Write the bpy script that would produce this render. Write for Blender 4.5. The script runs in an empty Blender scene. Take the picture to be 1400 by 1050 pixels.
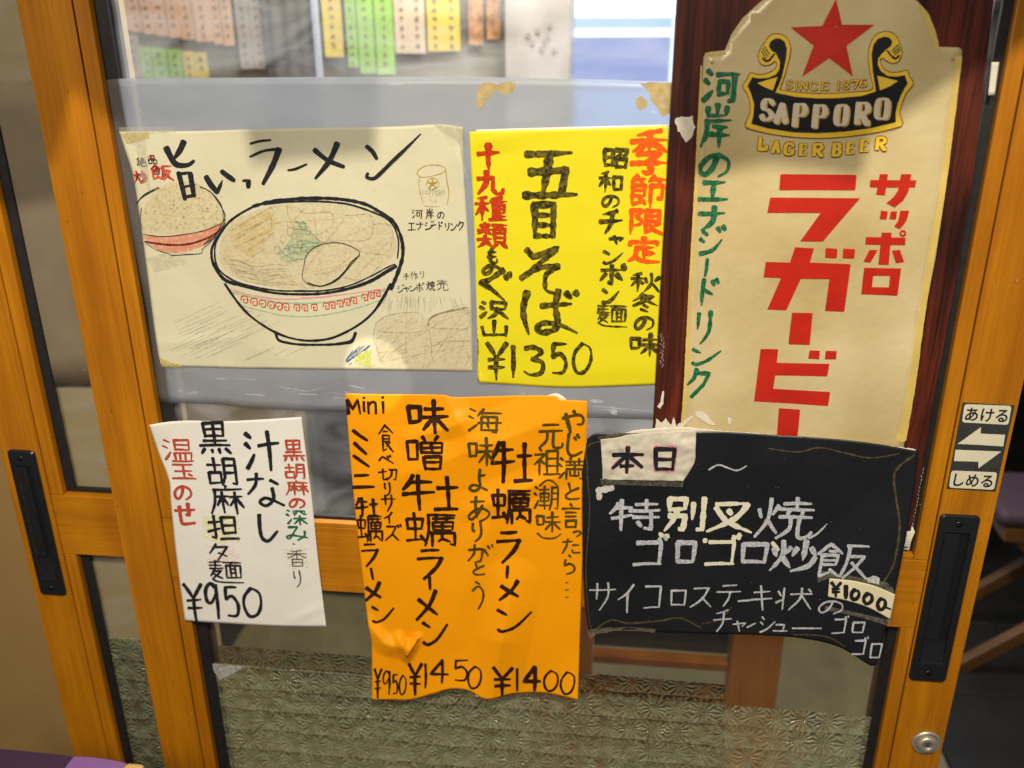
import bpy, bmesh, math, random
from mathutils import Vector, noise
from mathutils.geometry import tessellate_polygon
random.seed(7)
scene = bpy.context.scene
COL = scene.collection

# ------------------------------------------------------------------ camera
FPX, CAM_D, CAM_H = 1240.0, 1.05, 1.6          # focal length in photo pixels (1400 wide), distance to door, eye height
AX = ((0.99353742, -0.03750623, 0.10712925),   # world x, y (into the shop) and z seen from the camera's axes
      (0.11337441, 0.37319204, -0.92080071),
      (-0.00544402, 0.92699567, 0.37503251))
cam_data = bpy.data.cameras.new("camera")
cam_data.sensor_width = 36.0
cam_data.lens = 36.0 * FPX / 1400.0
cam_data.clip_start = 0.02
cam_data.clip_end = 100.0
cam_data.dof.use_dof = True
cam_data.dof.focus_distance = 1.13
cam_data.dof.aperture_fstop = 3.2
cam = bpy.data.objects.new("camera", cam_data)
COL.objects.link(cam)
from mathutils import Matrix
cam.matrix_world = Matrix(((AX[0][0], AX[0][1], AX[0][2], 0.0),
                           (AX[1][0], AX[1][1], AX[1][2], -CAM_D),
                           (AX[2][0], AX[2][1], AX[2][2], CAM_H),
                           (0, 0, 0, 1)))
scene.camera = cam

# ------------------------------------------------------------------ world, lamps, exposure
world = bpy.data.worlds.new("World")
scene.world = world
world.use_nodes = True
bg = world.node_tree.nodes["Background"]
bg.inputs[0].default_value = (0.80, 0.86, 1.0, 1)
bg.inputs[1].default_value = 0.10
scene.view_settings.view_transform = 'Standard'
scene.view_settings.look = 'None'
scene.view_settings.exposure = 0.06
scene.view_settings.gamma = 1.0
scene.cycles.use_denoising = True
scene.cycles.max_bounces = 8
scene.cycles.transparent_max_bounces = 16
scene.cycles.caustics_refractive = False
scene.cycles.caustics_reflective = False

def P(px, py, y=0.0):
    """the point at depth y (metres behind the door face) seen at photo pixel (px, py)"""
    a, b, c = px - 700.0, -(py - 525.0), -FPX
    dx, dy, dz = (AX[i][0]*a + AX[i][1]*b + AX[i][2]*c for i in range(3))
    t = (y + CAM_D) / dy
    return Vector((dx*t, y, CAM_H + dz*t))

def lamp(name, loc, target, power, size, color, spot=None, blend=0.3, size_y=None):
    d = bpy.data.lights.new(name, 'SPOT' if spot else 'AREA')
    d.energy = power
    d.color = color
    if spot:
        d.spot_size = math.radians(spot); d.spot_blend = blend; d.shadow_soft_size = size
    else:
        d.shape = 'RECTANGLE' if size_y else 'DISK'
        d.size = size
        if size_y: d.size_y = size_y
    o = bpy.data.objects.new(name, d)
    COL.objects.link(o)
    o.location = loc
    v = Vector(target) - Vector(loc)
    o.rotation_euler = v.to_track_quat('-Z', 'Y').to_euler()
    return o
KEY = (0.22, -1.60, 2.75)
lamp("warm_spot_lamp", KEY, (-0.14, 0, 0.95), 162, 0.022, (1.0, 0.90, 0.74), spot=72, blend=0.6)
lamp("passage_fill_lamp", (-0.55, -1.9, 2.6), (-0.15, 0, 1.1), 38, 0.8, (1.0, 0.89, 0.72))  # added fill light that lifts the shadows of the key lamp
lamp("shop_ceiling_lamp", (-0.1, 0.85, 2.5), (-0.1, 0.95, 0), 38, 0.9, (1.0, 0.94, 0.84))
lamp("film_backlight_lamp", (-0.45, 0.80, 2.05), (-0.30, 0.0, 1.45), 15, 0.30, (0.97, 0.98, 1.0))  # added lamp aimed at the frosted film to brighten its upper part
lamp("doorway_fill_lamp", (0.35, 0.12, 2.45), (0.25, 0.5, 0.3), 15, 0.3, (1.0, 0.84, 0.62))  # added lamp to brighten the table leg and mat behind the glass
lamp("glare_patch_spot", (-0.75, -1.75, 2.6), P(510, 510), 150, 0.004, (1.0, 0.93, 0.80), spot=2.2, blend=0.25)  # added narrow spot that makes the glare patch at the ramen poster's foot

# ------------------------------------------------------------------ geometry helpers
def link(name, me, mat=None, parent=None, **props):
    o = bpy.data.objects.new(name, me)
    COL.objects.link(o)
    if mat is not None and me is not None and not me.materials: me.materials.append(mat)
    if parent is not None: o.parent = parent
    for k, v in props.items(): o[k] = v
    return o
def mesh_bm(name, bm, mat=None, parent=None, smooth=False, **props):
    me = bpy.data.meshes.new(name)
    bm.to_mesh(me); bm.free()
    if smooth:
        for p in me.polygons: p.use_smooth = True
    return link(name, me, mat, parent, **props)
def thing(name, label, cat, loc=(0, 0, 0), group=None):
    o = bpy.data.objects.new(name, None); COL.objects.link(o)
    o.empty_display_size = 0.05
    o['label'] = label; o['category'] = cat
    if group: o['group'] = group
    return o
def add_box(bm, x0, x1, y0, y1, z0, z1, bev=0.0, seg=2):
    vs = [bm.verts.new((x, y, z)) for x in (x0, x1) for y in (y0, y1) for z in (z0, z1)]
    fs = [(0, 1, 3, 2), (4, 6, 7, 5), (0, 4, 5, 1), (2, 3, 7, 6), (0, 2, 6, 4), (1, 5, 7, 3)]
    faces = [bm.faces.new([vs[i] for i in f]) for f in fs]
    bmesh.ops.recalc_face_normals(bm, faces=faces)
    if bev:
        es = list({e for f in faces for e in f.edges})
        bmesh.ops.bevel(bm, geom=es, offset=bev, segments=seg, affect='EDGES', profile=0.5)
def box(name, x0, x1, y0, y1, z0, z1, mat, parent=None, bev=0.001, **props):
    bm = bmesh.new(); add_box(bm, x0, x1, y0, y1, z0, z1, bev)
    return mesh_bm(name, bm, mat, parent, **props)
def beam(name, a, b, w, d, mat, parent=None, bev=0.003, **props):
    """a squared wooden bar from a to b"""
    a, b = Vector(a), Vector(b); L = (b-a).length
    bm = bmesh.new(); add_box(bm, -w/2, w/2, -d/2, d/2, 0, L, bev)
    q = (b-a).to_track_quat('Z', 'Y').to_matrix().to_4x4()
    bm.transform(Matrix.Translation(a) @ q)
    return mesh_bm(name, bm, mat, parent, **props)
def lathe(name, prof, centre, axis, mat, parent=None, n=32, **props):
    bm = bmesh.new(); rings = []
    for r, h in prof:
        rings.append([bm.verts.new((r*math.cos(2*math.pi*i/n), r*math.sin(2*math.pi*i/n), h)) for i in range(n)])
    for a, b in zip(rings, rings[1:]):
        for i in range(n): bm.faces.new((a[i], a[(i+1) % n], b[(i+1) % n], b[i]))
    bm.faces.new(rings[-1])
    q = Vector(axis).to_track_quat('Z', 'Y').to_matrix().to_4x4()
    bm.transform(Matrix.Translation(Vector(centre)) @ q)
    bmesh.ops.recalc_face_normals(bm, faces=bm.faces)
    return mesh_bm(name, bm, mat, parent, smooth=True, **props)
def catmull(pts, step=2.0):
    if len(pts) < 3: return lin(pts, step)
    out = []
    Q = [pts[0]] + list(pts) + [pts[-1]]
    for i in range(1, len(Q)-2):
        p0, p1, p2, p3 = Q[i-1], Q[i], Q[i+1], Q[i+2]
        n = max(2, int(math.dist(p1, p2)/step))
        for k in range(n):
            t = k/n
            out.append(tuple(0.5*((2*p1[j]) + (-p0[j]+p2[j])*t + (2*p0[j]-5*p1[j]+4*p2[j]-p3[j])*t*t + (-p0[j]+3*p1[j]-3*p2[j]+p3[j])*t**3) for j in (0, 1)))
    out.append(tuple(pts[-1]))
    return out
def lin(pts, step=2.0):
    out = []
    for a, b in zip(pts, pts[1:]):
        n = max(1, int(math.dist(a, b)/step))
        out += [(a[0]+(b[0]-a[0])*k/n, a[1]+(b[1]-a[1])*k/n) for k in range(n)]
    out.append(tuple(pts[-1]))
    return out

# ------------------------------------------------------------------ materials
def mat_new(name):
    m = bpy.data.materials.new(name); m.use_nodes = True
    nt = m.node_tree
    return m, nt, nt.nodes["Principled BSDF"]
def plain(name, col, rough=0.5, metallic=0.0, spec=0.5, var=0.0, scale=40, bump=0.0, bscale=200, coat=0.0, warp=None):
    m, nt, p = mat_new(name)
    p.inputs['Base Color'].default_value = (*col, 1)
    p.inputs['Roughness'].default_value = rough
    p.inputs['Metallic'].default_value = metallic
    p.inputs['Specular IOR Level'].default_value = spec
    p.inputs['Coat Weight'].default_value = coat
    tc = nt.nodes.new('ShaderNodeTexCoord')
    vec = tc.outputs['Object']
    if warp:
        mp = nt.nodes.new('ShaderNodeMapping'); mp.inputs['Scale'].default_value = warp
        nt.links.new(vec, mp.inputs[0]); vec = mp.outputs[0]
    if var:
        nz = nt.nodes.new('ShaderNodeTexNoise'); nz.inputs['Scale'].default_value = scale; nz.inputs['Detail'].default_value = 5
        nt.links.new(vec, nz.inputs['Vector'])
        cr = nt.nodes.new('ShaderNodeValToRGB')
        cr.color_ramp.elements[0].position = 0.3; cr.color_ramp.elements[1].position = 0.7
        cr.color_ramp.elements[0].color = (*[c*(1-var) for c in col], 1)
        cr.color_ramp.elements[1].color = (*[min(1, c*(1+var)) for c in col], 1)
        nt.links.new(nz.outputs['Fac'], cr.inputs[0]); nt.links.new(cr.outputs[0], p.inputs['Base Color'])
    if bump:
        nb = nt.nodes.new('ShaderNodeTexNoise'); nb.inputs['Scale'].default_value = bscale; nb.inputs['Detail'].default_value = 4
        nt.links.new(vec, nb.inputs['Vector'])
        b = nt.nodes.new('ShaderNodeBump'); b.inputs['Strength'].default_value = bump; b.inputs['Distance'].default_value = 0.001
        nt.links.new(nb.outputs['Fac'], b.inputs['Height']); nt.links.new(b.outputs[0], p.inputs['Normal'])
    return m
def wood(name, dark, light, axis='Z', scale=1.0, rough=0.40, streak=0.5, coat=0.06, off=0.0, dark2=0.0):
    """grain runs along the given axis"""
    m, nt, p = mat_new(name)
    tc = nt.nodes.new('ShaderNodeTexCoord')
    mp = nt.nodes.new('ShaderNodeMapping')
    s = [38*scale, 38*scale, 38*scale]; s['XYZ'.index(axis)] = 1.6*scale
    mp.inputs['Scale'].default_value = s
    mp.inputs['Location'].default_value = (off, off*1.7, off*.6)
    nt.links.new(tc.outputs['Object'], mp.inputs[0])
    n1 = nt.nodes.new('ShaderNodeTexNoise'); n1.inputs['Scale'].default_value = 1.0; n1.inputs['Detail'].default_value = 6; n1.inputs['Roughness'].default_value = 0.62; n1.inputs['Distortion'].default_value = 0.9
    nt.links.new(mp.outputs[0], n1.inputs['Vector'])
    cr = nt.nodes.new('ShaderNodeValToRGB')
    cr.color_ramp.elements[0].position = 0.5-streak/2; cr.color_ramp.elements[1].position = 0.5+streak/2
    cr.color_ramp.elements[0].color = (*dark, 1); cr.color_ramp.elements[1].color = (*light, 1)
    nt.links.new(n1.outputs['Fac'], cr.inputs[0])
    mp2 = nt.nodes.new('ShaderNodeMapping'); s2 = [420*scale]*3; s2['XYZ'.index(axis)] = 9*scale
    mp2.inputs['Scale'].default_value = s2
    nt.links.new(tc.outputs['Object'], mp2.inputs[0])
    n2 = nt.nodes.new('ShaderNodeTexNoise'); n2.inputs['Scale'].default_value = 1.0; n2.inputs['Detail'].default_value = 3
    nt.links.new(mp2.outputs[0], n2.inputs['Vector'])
    cr2 = nt.nodes.new('ShaderNodeValToRGB')
    cr2.color_ramp.elements[0].position = 0.32; cr2.color_ramp.elements[1].position = 0.55
    cr2.color_ramp.elements[0].color = (0.82, 0.78, 0.72, 1); cr2.color_ramp.elements[1].color = (1, 1, 1, 1)
    nt.links.new(n2.outputs['Fac'], cr2.inputs[0])
    mx = nt.nodes.new('ShaderNodeMix'); mx.data_type = 'RGBA'; mx.blend_type = 'MULTIPLY'; mx.inputs[0].default_value = 0.8
    nt.links.new(cr.outputs[0], mx.inputs[6]); nt.links.new(cr2.outputs[0], mx.inputs[7])
    last = mx.outputs[2]
    if dark2:
        mp4 = nt.nodes.new('ShaderNodeMapping'); mp4.inputs['Scale'].default_value = (16, 16, 3.2); nt.links.new(tc.outputs['Object'], mp4.inputs[0])
        n4 = nt.nodes.new('ShaderNodeTexNoise'); n4.inputs['Scale'].default_value = 1.0; n4.inputs['Detail'].default_value = 3; nt.links.new(mp4.outputs[0], n4.inputs['Vector'])
        c4 = nt.nodes.new('ShaderNodeValToRGB'); c4.color_ramp.elements[0].position = .36; c4.color_ramp.elements[1].position = .66
        c4.color_ramp.elements[0].color = (1-dark2, (1-dark2)*.9, 1-dark2, 1); nt.links.new(n4.outputs['Fac'], c4.inputs[0])
        mx4 = nt.nodes.new('ShaderNodeMix'); mx4.data_type = 'RGBA'; mx4.blend_type = 'MULTIPLY'; mx4.inputs[0].default_value = 1
        nt.links.new(last, mx4.inputs[6]); nt.links.new(c4.outputs[0], mx4.inputs[7]); last = mx4.outputs[2]
    nt.links.new(last, p.inputs['Base Color'])
    n3 = nt.nodes.new('ShaderNodeTexNoise'); n3.inputs['Scale'].default_value = 9; n3.inputs['Detail'].default_value = 5
    nt.links.new(tc.outputs['Object'], n3.inputs['Vector'])
    mr = nt.nodes.new('ShaderNodeMapRange'); mr.inputs[3].default_value = rough-0.08; mr.inputs[4].default_value = rough+0.14
    nt.links.new(n3.outputs['Fac'], mr.inputs[0]); nt.links.new(mr.outputs[0], p.inputs['Roughness'])
    p.inputs['Coat Weight'].default_value = coat; p.inputs['Coat Roughness'].default_value = 0.25
    p.inputs['Specular IOR Level'].default_value = 0.35
    b = nt.nodes.new('ShaderNodeBump'); b.inputs['Strength'].default_value = 0.15; b.inputs['Distance'].default_value = 0.0006
    nt.links.new(n2.outputs['Fac'], b.inputs['Height']); nt.links.new(b.outputs[0], p.inputs['Normal'])
    return m
def glass_pane(name, tint=(1, 1, 1), gloss=0.5, haze=.14):
    m, nt, p = mat_new(name)
    nt.nodes.remove(p)
    out = nt.nodes["Material Output"]
    tr = nt.nodes.new('ShaderNodeBsdfTransparent'); tr.inputs[0].default_value = (*tint, 1)
    gl = nt.nodes.new('ShaderNodeBsdfGlossy'); gl.inputs['Roughness'].default_value = 0.03
    lw = nt.nodes.new('ShaderNodeLayerWeight'); lw.inputs[0].default_value = 0.5
    pw = nt.nodes.new('ShaderNodeMath'); pw.operation = 'POWER'; pw.inputs[1].default_value = 5.0
    nt.links.new(lw.outputs['Facing'], pw.inputs[0])
    mu = nt.nodes.new('ShaderNodeMath'); mu.operation = 'MULTIPLY_ADD'; mu.inputs[1].default_value = 0.9*gloss; mu.inputs[2].default_value = 0.06*gloss
    nt.links.new(pw.outputs[0], mu.inputs[0])
    mx = nt.nodes.new('ShaderNodeMixShader')
    nt.links.new(mu.outputs[0], mx.inputs[0]); nt.links.new(tr.outputs[0], mx.inputs[1]); nt.links.new(gl.outputs[0], mx.inputs[2])
    # a little dust and wiping smears
    tc = nt.nodes.new('ShaderNodeTexCoord'); mp = nt.nodes.new('ShaderNodeMapping'); mp.inputs['Scale'].default_value = (5, 5, 9); nt.links.new(tc.outputs['Object'], mp.inputs[0])
    nz = nt.nodes.new('ShaderNodeTexNoise'); nz.inputs['Scale'].default_value = 1.6; nz.inputs['Detail'].default_value = 7; nz.inputs['Distortion'].default_value = 1.2; nt.links.new(mp.outputs[0], nz.inputs['Vector'])
    mr = nt.nodes.new('ShaderNodeMapRange'); mr.inputs[1].default_value = .35; mr.inputs[2].default_value = .75; mr.inputs[3].default_value = .01; mr.inputs[4].default_value = haze; nt.links.new(nz.outputs['Fac'], mr.inputs[0])
    df = nt.nodes.new('ShaderNodeBsdfDiffuse'); df.inputs[0].default_value = (.75, .75, .75, 1)
    tl = nt.nodes.new('ShaderNodeBsdfTranslucent'); tl.inputs[0].default_value = (.8, .82, .85, 1)
    ad = nt.nodes.new('ShaderNodeMixShader'); ad.inputs[0].default_value = .5; nt.links.new(df.outputs[0], ad.inputs[1]); nt.links.new(tl.outputs[0], ad.inputs[2])
    m3 = nt.nodes.new('ShaderNodeMixShader'); nt.links.new(mr.outputs[0], m3.inputs[0]); nt.links.new(mx.outputs[0], m3.inputs[1]); nt.links.new(ad.outputs[0], m3.inputs[2])
    nt.links.new(m3.outputs[0], out.inputs[0])
    return m
def film_mat(name, col, diffuse=0.55, haze=0.3, transl=0.3):
    """frosted plastic film: diffuse front + translucent + blurred see-through"""
    m, nt, p = mat_new(name)
    out = nt.nodes["Material Output"]
    p.inputs['Base Color'].default_value = (*col, 1); p.inputs['Roughness'].default_value = 0.28; p.inputs['Specular IOR Level'].default_value = 0.4
    tc = nt.nodes.new('ShaderNodeTexCoord')
    nz = nt.nodes.new('ShaderNodeTexNoise'); nz.inputs['Scale'].default_value = 26; nz.inputs['Detail'].default_value = 7; nz.inputs['Roughness'].default_value = .7
    nt.links.new(tc.outputs['Object'], nz.inputs['Vector'])
    cr = nt.nodes.new('ShaderNodeValToRGB'); cr.color_ramp.elements[0].position = .3; cr.color_ramp.elements[1].position = .72
    cr.color_ramp.elements[0].color = (*[c*.90 for c in col], 1); cr.color_ramp.elements[1].color = (*[c*1.06 for c in col], 1)
    nt.links.new(nz.outputs['Fac'], cr.inputs[0]); nt.links.new(cr.outputs[0], p.inputs['Base Color'])
    nb = nt.nodes.new('ShaderNodeTexNoise'); nb.inputs['Scale'].default_value = 7; nb.inputs['Detail'].default_value = 2
    nt.links.new(tc.outputs['Object'], nb.inputs['Vector'])
    b = nt.nodes.new('ShaderNodeBump'); b.inputs['Strength'].default_value = .5; b.inputs['Distance'].default_value = .01
    nt.links.new(nb.outputs['Fac'], b.inputs['Height']); nt.links.new(b.outputs[0], p.inputs['Normal'])
    tl = nt.nodes.new('ShaderNodeBsdfTranslucent'); tl.inputs[0].default_value = (0.85, 0.88, 0.95, 1)
    rf = nt.nodes.new('ShaderNodeBsdfRefraction'); rf.inputs['IOR'].default_value = 1.02; rf.inputs['Roughness'].default_value = 0.55
    rf.distribution = 'BECKMANN' if hasattr(rf, 'distribution') else rf.distribution
    m1 = nt.nodes.new('ShaderNodeMixShader'); m1.inputs[0].default_value = haze/(haze+transl)
    nt.links.new(tl.outputs[0], m1.inputs[1]); nt.links.new(rf.outputs[0], m1.inputs[2])
    m2 = nt.nodes.new('ShaderNodeMixShader'); m2.inputs[0].default_value = 1-diffuse
    nt.links.new(p.outputs[0], m2.inputs[1]); nt.links.new(m1.outputs[0], m2.inputs[2])
    nt.links.new(m2.outputs[0], out.inputs[0])
    return m
def star_film(name, cell, clear=0.5, col=(0.30, 0.34, 0.27), rot=0.0):
    """clear vinyl embossed with rows of radiating stars"""
    m, nt, p = mat_new(name); N = nt.nodes; L = nt.links
    out = N["Material Output"]
    def math_(op, a=None, b=None, va=None, vb=None):
        n = N.new('ShaderNodeMath'); n.operation = op
        if a is not None: L.new(a, n.inputs[0])
        elif va is not None: n.inputs[0].default_value = va
        if b is not None: L.new(b, n.inputs[1])
        elif vb is not None: n.inputs[1].default_value = vb
        return n.outputs[0]
    tc = N.new('ShaderNodeTexCoord')
    sep = N.new('ShaderNodeSeparateXYZ'); L.new(tc.outputs['Object'], sep.inputs[0])
    wn = N.new('ShaderNodeTexNoise'); wn.inputs['Scale'].default_value = 38; wn.inputs['Detail'].default_value = 2; L.new(tc.outputs['Object'], wn.inputs['Vector'])
    ws = N.new('ShaderNodeSeparateColor'); L.new(wn.outputs['Color'], ws.inputs[0])
    u = math_('ADD', math_('DIVIDE', sep.outputs['X'], vb=cell), math_('MULTIPLY', ws.outputs[0], vb=0.24)); v = math_('ADD', math_('DIVIDE', sep.outputs['Z'], vb=cell*1.15), math_('MULTIPLY', ws.outputs[1], vb=0.20))
    fu = math_('SUBTRACT', math_('FRACT', u), vb=0.5); fv = math_('SUBTRACT', math_('FRACT', v), vb=0.5)
    cv = N.new('ShaderNodeCombineXYZ'); L.new(math_('FLOOR', u), cv.inputs[0]); L.new(math_('FLOOR', v), cv.inputs[1])
    wh = N.new('ShaderNodeTexWhiteNoise'); wh.noise_dimensions = '2D'; L.new(cv.outputs[0], wh.inputs['Vector'])
    rnd = wh.outputs['Value']
    ang = math_('ADD', math_('ARCTAN2', fv, fu), math_('MULTIPLY', rnd, vb=1.3))
    r = math_('SQRT', math_('ADD', math_('MULTIPLY', fu, fu), math_('MULTIPLY', fv, fv)))
    wv = math_('ABSOLUTE', math_('SINE', math_('MULTIPLY', ang, vb=7.0)))
    ray = math_('MULTIPLY', wv, math_('MINIMUM', math_('MULTIPLY', r, vb=1.6), vb=0.62))
    ray = math_('MULTIPLY', ray, math_('ADD', math_('MULTIPLY', rnd, vb=1.0), vb=0.45))
    edge = math_('MULTIPLY', math_('POWER', math_('MULTIPLY', math_('ABSOLUTE', fv), vb=2.0), vb=6.0), vb=0.55)
    nz2 = N.new('ShaderNodeTexNoise'); nz2.inputs['Scale'].default_value = 95; nz2.inputs['Detail'].default_value = 3
    L.new(tc.outputs['Object'], nz2.inputs['Vector'])
    nz = N.new('ShaderNodeTexNoise'); nz.inputs['Scale'].default_value = 9; nz.inputs['Detail'].default_value = 2
    L.new(tc.outputs['Object'], nz.inputs['Vector'])
    h = math_('ADD', math_('ADD', ray, edge), math_('MULTIPLY', nz2.outputs['Fac'], vb=1.7))
    h = math_('ADD', h, math_('MULTIPLY', nz.outputs['Fac'], vb=3.0))
    b = N.new('ShaderNodeBump'); b.inputs['Strength'].default_value = 1.0; b.inputs['Distance'].default_value = 0.0028
    L.new(h, b.inputs['Height'])
    p.inputs['Roughness'].default_value = 0.10; p.inputs['Specular IOR Level'].default_value = 1.0
    nz3 = N.new('ShaderNodeTexNoise'); nz3.inputs['Scale'].default_value = 60; nz3.inputs['Detail'].default_value = 4; L.new(tc.outputs['Object'], nz3.inputs['Vector'])
    cr3 = N.new('ShaderNodeValToRGB'); cr3.color_ramp.elements[0].position = .35; cr3.color_ramp.elements[1].position = .68
    cr3.color_ramp.elements[0].color = (col[0]*.62, col[1]*.52, col[2]*.50, 1); cr3.color_ramp.elements[1].color = (*col, 1)
    L.new(nz3.outputs['Fac'], cr3.inputs[0]); L.new(cr3.outputs[0], p.inputs['Base Color'])
    L.new(b.outputs[0], p.inputs['Normal'])
    rf = N.new('ShaderNodeBsdfRefraction'); rf.inputs['IOR'].default_value = 1.16; rf.inputs['Roughness'].default_value = 0.18
    rf.inputs['Color'].default_value = (0.93, 0.95, 0.9, 1)
    L.new(b.outputs[0], rf.inputs['Normal'])
    mx = N.new('ShaderNodeMixShader'); mx.inputs[0].default_value = clear
    L.new(p.outputs[0], mx.inputs[1]); L.new(rf.outputs[0], mx.inputs[2])
    L.new(mx.outputs[0], out.inputs[0])
    return m
def emit(name, col, s):
    m, nt, p = mat_new(name)
    p.inputs['Base Color'].default_value = (0, 0, 0, 1)
    p.inputs['Emission Color'].default_value = (*col, 1); p.inputs['Emission Strength'].default_value = s
    return m
def paper(name, col, transl=0.12, blotch=0.05, bump=0.25, rough=0.6, stain_shade=None, spec=0.3):
    m, nt, p = mat_new(name); N = nt.nodes; L = nt.links
    out = N["Material Output"]
    tc = N.new('ShaderNodeTexCoord')
    nz = N.new('ShaderNodeTexNoise'); nz.inputs['Scale'].default_value = 7; nz.inputs['Detail'].default_value = 6
    L.new(tc.outputs['Object'], nz.inputs['Vector'])
    cr = N.new('ShaderNodeValToRGB'); cr.color_ramp.elements[0].position = .3; cr.color_ramp.elements[1].position = .7
    lo = stain_shade if stain_shade else tuple(c*(1-2*blotch) for c in col)
    cr.color_ramp.elements[0].color = (*lo, 1); cr.color_ramp.elements[1].color = (*col, 1)
    L.new(nz.outputs['Fac'], cr.inputs[0]); L.new(cr.outputs[0], p.inputs['Base Color'])
    p.inputs['Roughness'].default_value = rough; p.inputs['Specular IOR Level'].default_value = spec
    nb = N.new('ShaderNodeTexNoise'); nb.inputs['Scale'].default_value = 16; nb.inputs['Detail'].default_value = 8; nb.inputs['Roughness'].default_value = .55
    L.new(tc.outputs['Object'], nb.inputs['Vector'])
    b = N.new('ShaderNodeBump'); b.inputs['Strength'].default_value = bump; b.inputs['Distance'].default_value = .006
    L.new(nb.outputs['Fac'], b.inputs['Height']); L.new(b.outputs[0], p.inputs['Normal'])
    tl = N.new('ShaderNodeBsdfTranslucent'); tl.inputs[0].default_value = (*col, 1)
    mx = N.new('ShaderNodeMixShader'); mx.inputs[0].default_value = transl
    L.new(p.outputs[0], mx.inputs[1]); L.new(tl.outputs[0], mx.inputs[2]); L.new(mx.outputs[0], out.inputs[0])
    return m
def brush(name, col, col2=None, rough=0.45, dry=0.0, scale=300):
    """marker or brush ink, uneven along the stroke; dry lets the paper show through"""
    m, nt, p = mat_new(name); N = nt.nodes; L = nt.links
    col2 = col2 or tuple(min(1, c*2.2+.006) for c in col)
    tc = N.new('ShaderNodeTexCoord')
    nz = N.new('ShaderNodeTexNoise'); nz.inputs['Scale'].default_value = scale; nz.inputs['Detail'].default_value = 4
    L.new(tc.outputs['Object'], nz.inputs['Vector'])
    cr = N.new('ShaderNodeValToRGB'); cr.color_ramp.elements[0].position = .40; cr.color_ramp.elements[1].position = .72
    cr.color_ramp.elements[0].color = (*col, 1); cr.color_ramp.elements[1].color = (*col2, 1)
    L.new(nz.outputs['Fac'], cr.inputs[0]); L.new(cr.outputs[0], p.inputs['Base Color'])
    p.inputs['Roughness'].default_value = rough; p.inputs['Specular IOR Level'].default_value = 0.3
    if dry:
        n2 = N.new('ShaderNodeTexNoise'); n2.inputs['Scale'].default_value = scale*1.7; n2.inputs['Detail'].default_value = 3
        L.new(tc.outputs['Object'], n2.inputs['Vector'])
        c2 = N.new('ShaderNodeValToRGB'); c2.color_ramp.elements[0].position = dry-.08; c2.color_ramp.elements[1].position = dry+.05
        c2.color_ramp.elements[0].color = (0.25, 0.25, 0.25, 1)
        L.new(n2.outputs['Fac'], c2.inputs[0]); L.new(c2.outputs[0], p.inputs['Alpha'])
    return m
def wash(name, col, alpha):
    m, nt, p = mat_new(name); N = nt.nodes; L = nt.links
    p.inputs['Base Color'].default_value = (*col, 1); p.inputs['Roughness'].default_value = .8; p.inputs['Specular IOR Level'].default_value = .1
    tc = N.new('ShaderNodeTexCoord'); nz = N.new('ShaderNodeTexNoise'); nz.inputs['Scale'].default_value = 240; nz.inputs['Detail'].default_value = 3
    L.new(tc.outputs['Object'], nz.inputs['Vector'])
    mr = N.new('ShaderNodeMapRange'); mr.inputs[1].default_value = .35; mr.inputs[2].default_value = .65; mr.inputs[3].default_value = alpha*.45; mr.inputs[4].default_value = min(1, alpha*1.3)
    L.new(nz.outputs['Fac'], mr.inputs[0]); L.new(mr.outputs[0], p.inputs['Alpha'])
    return m

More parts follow.
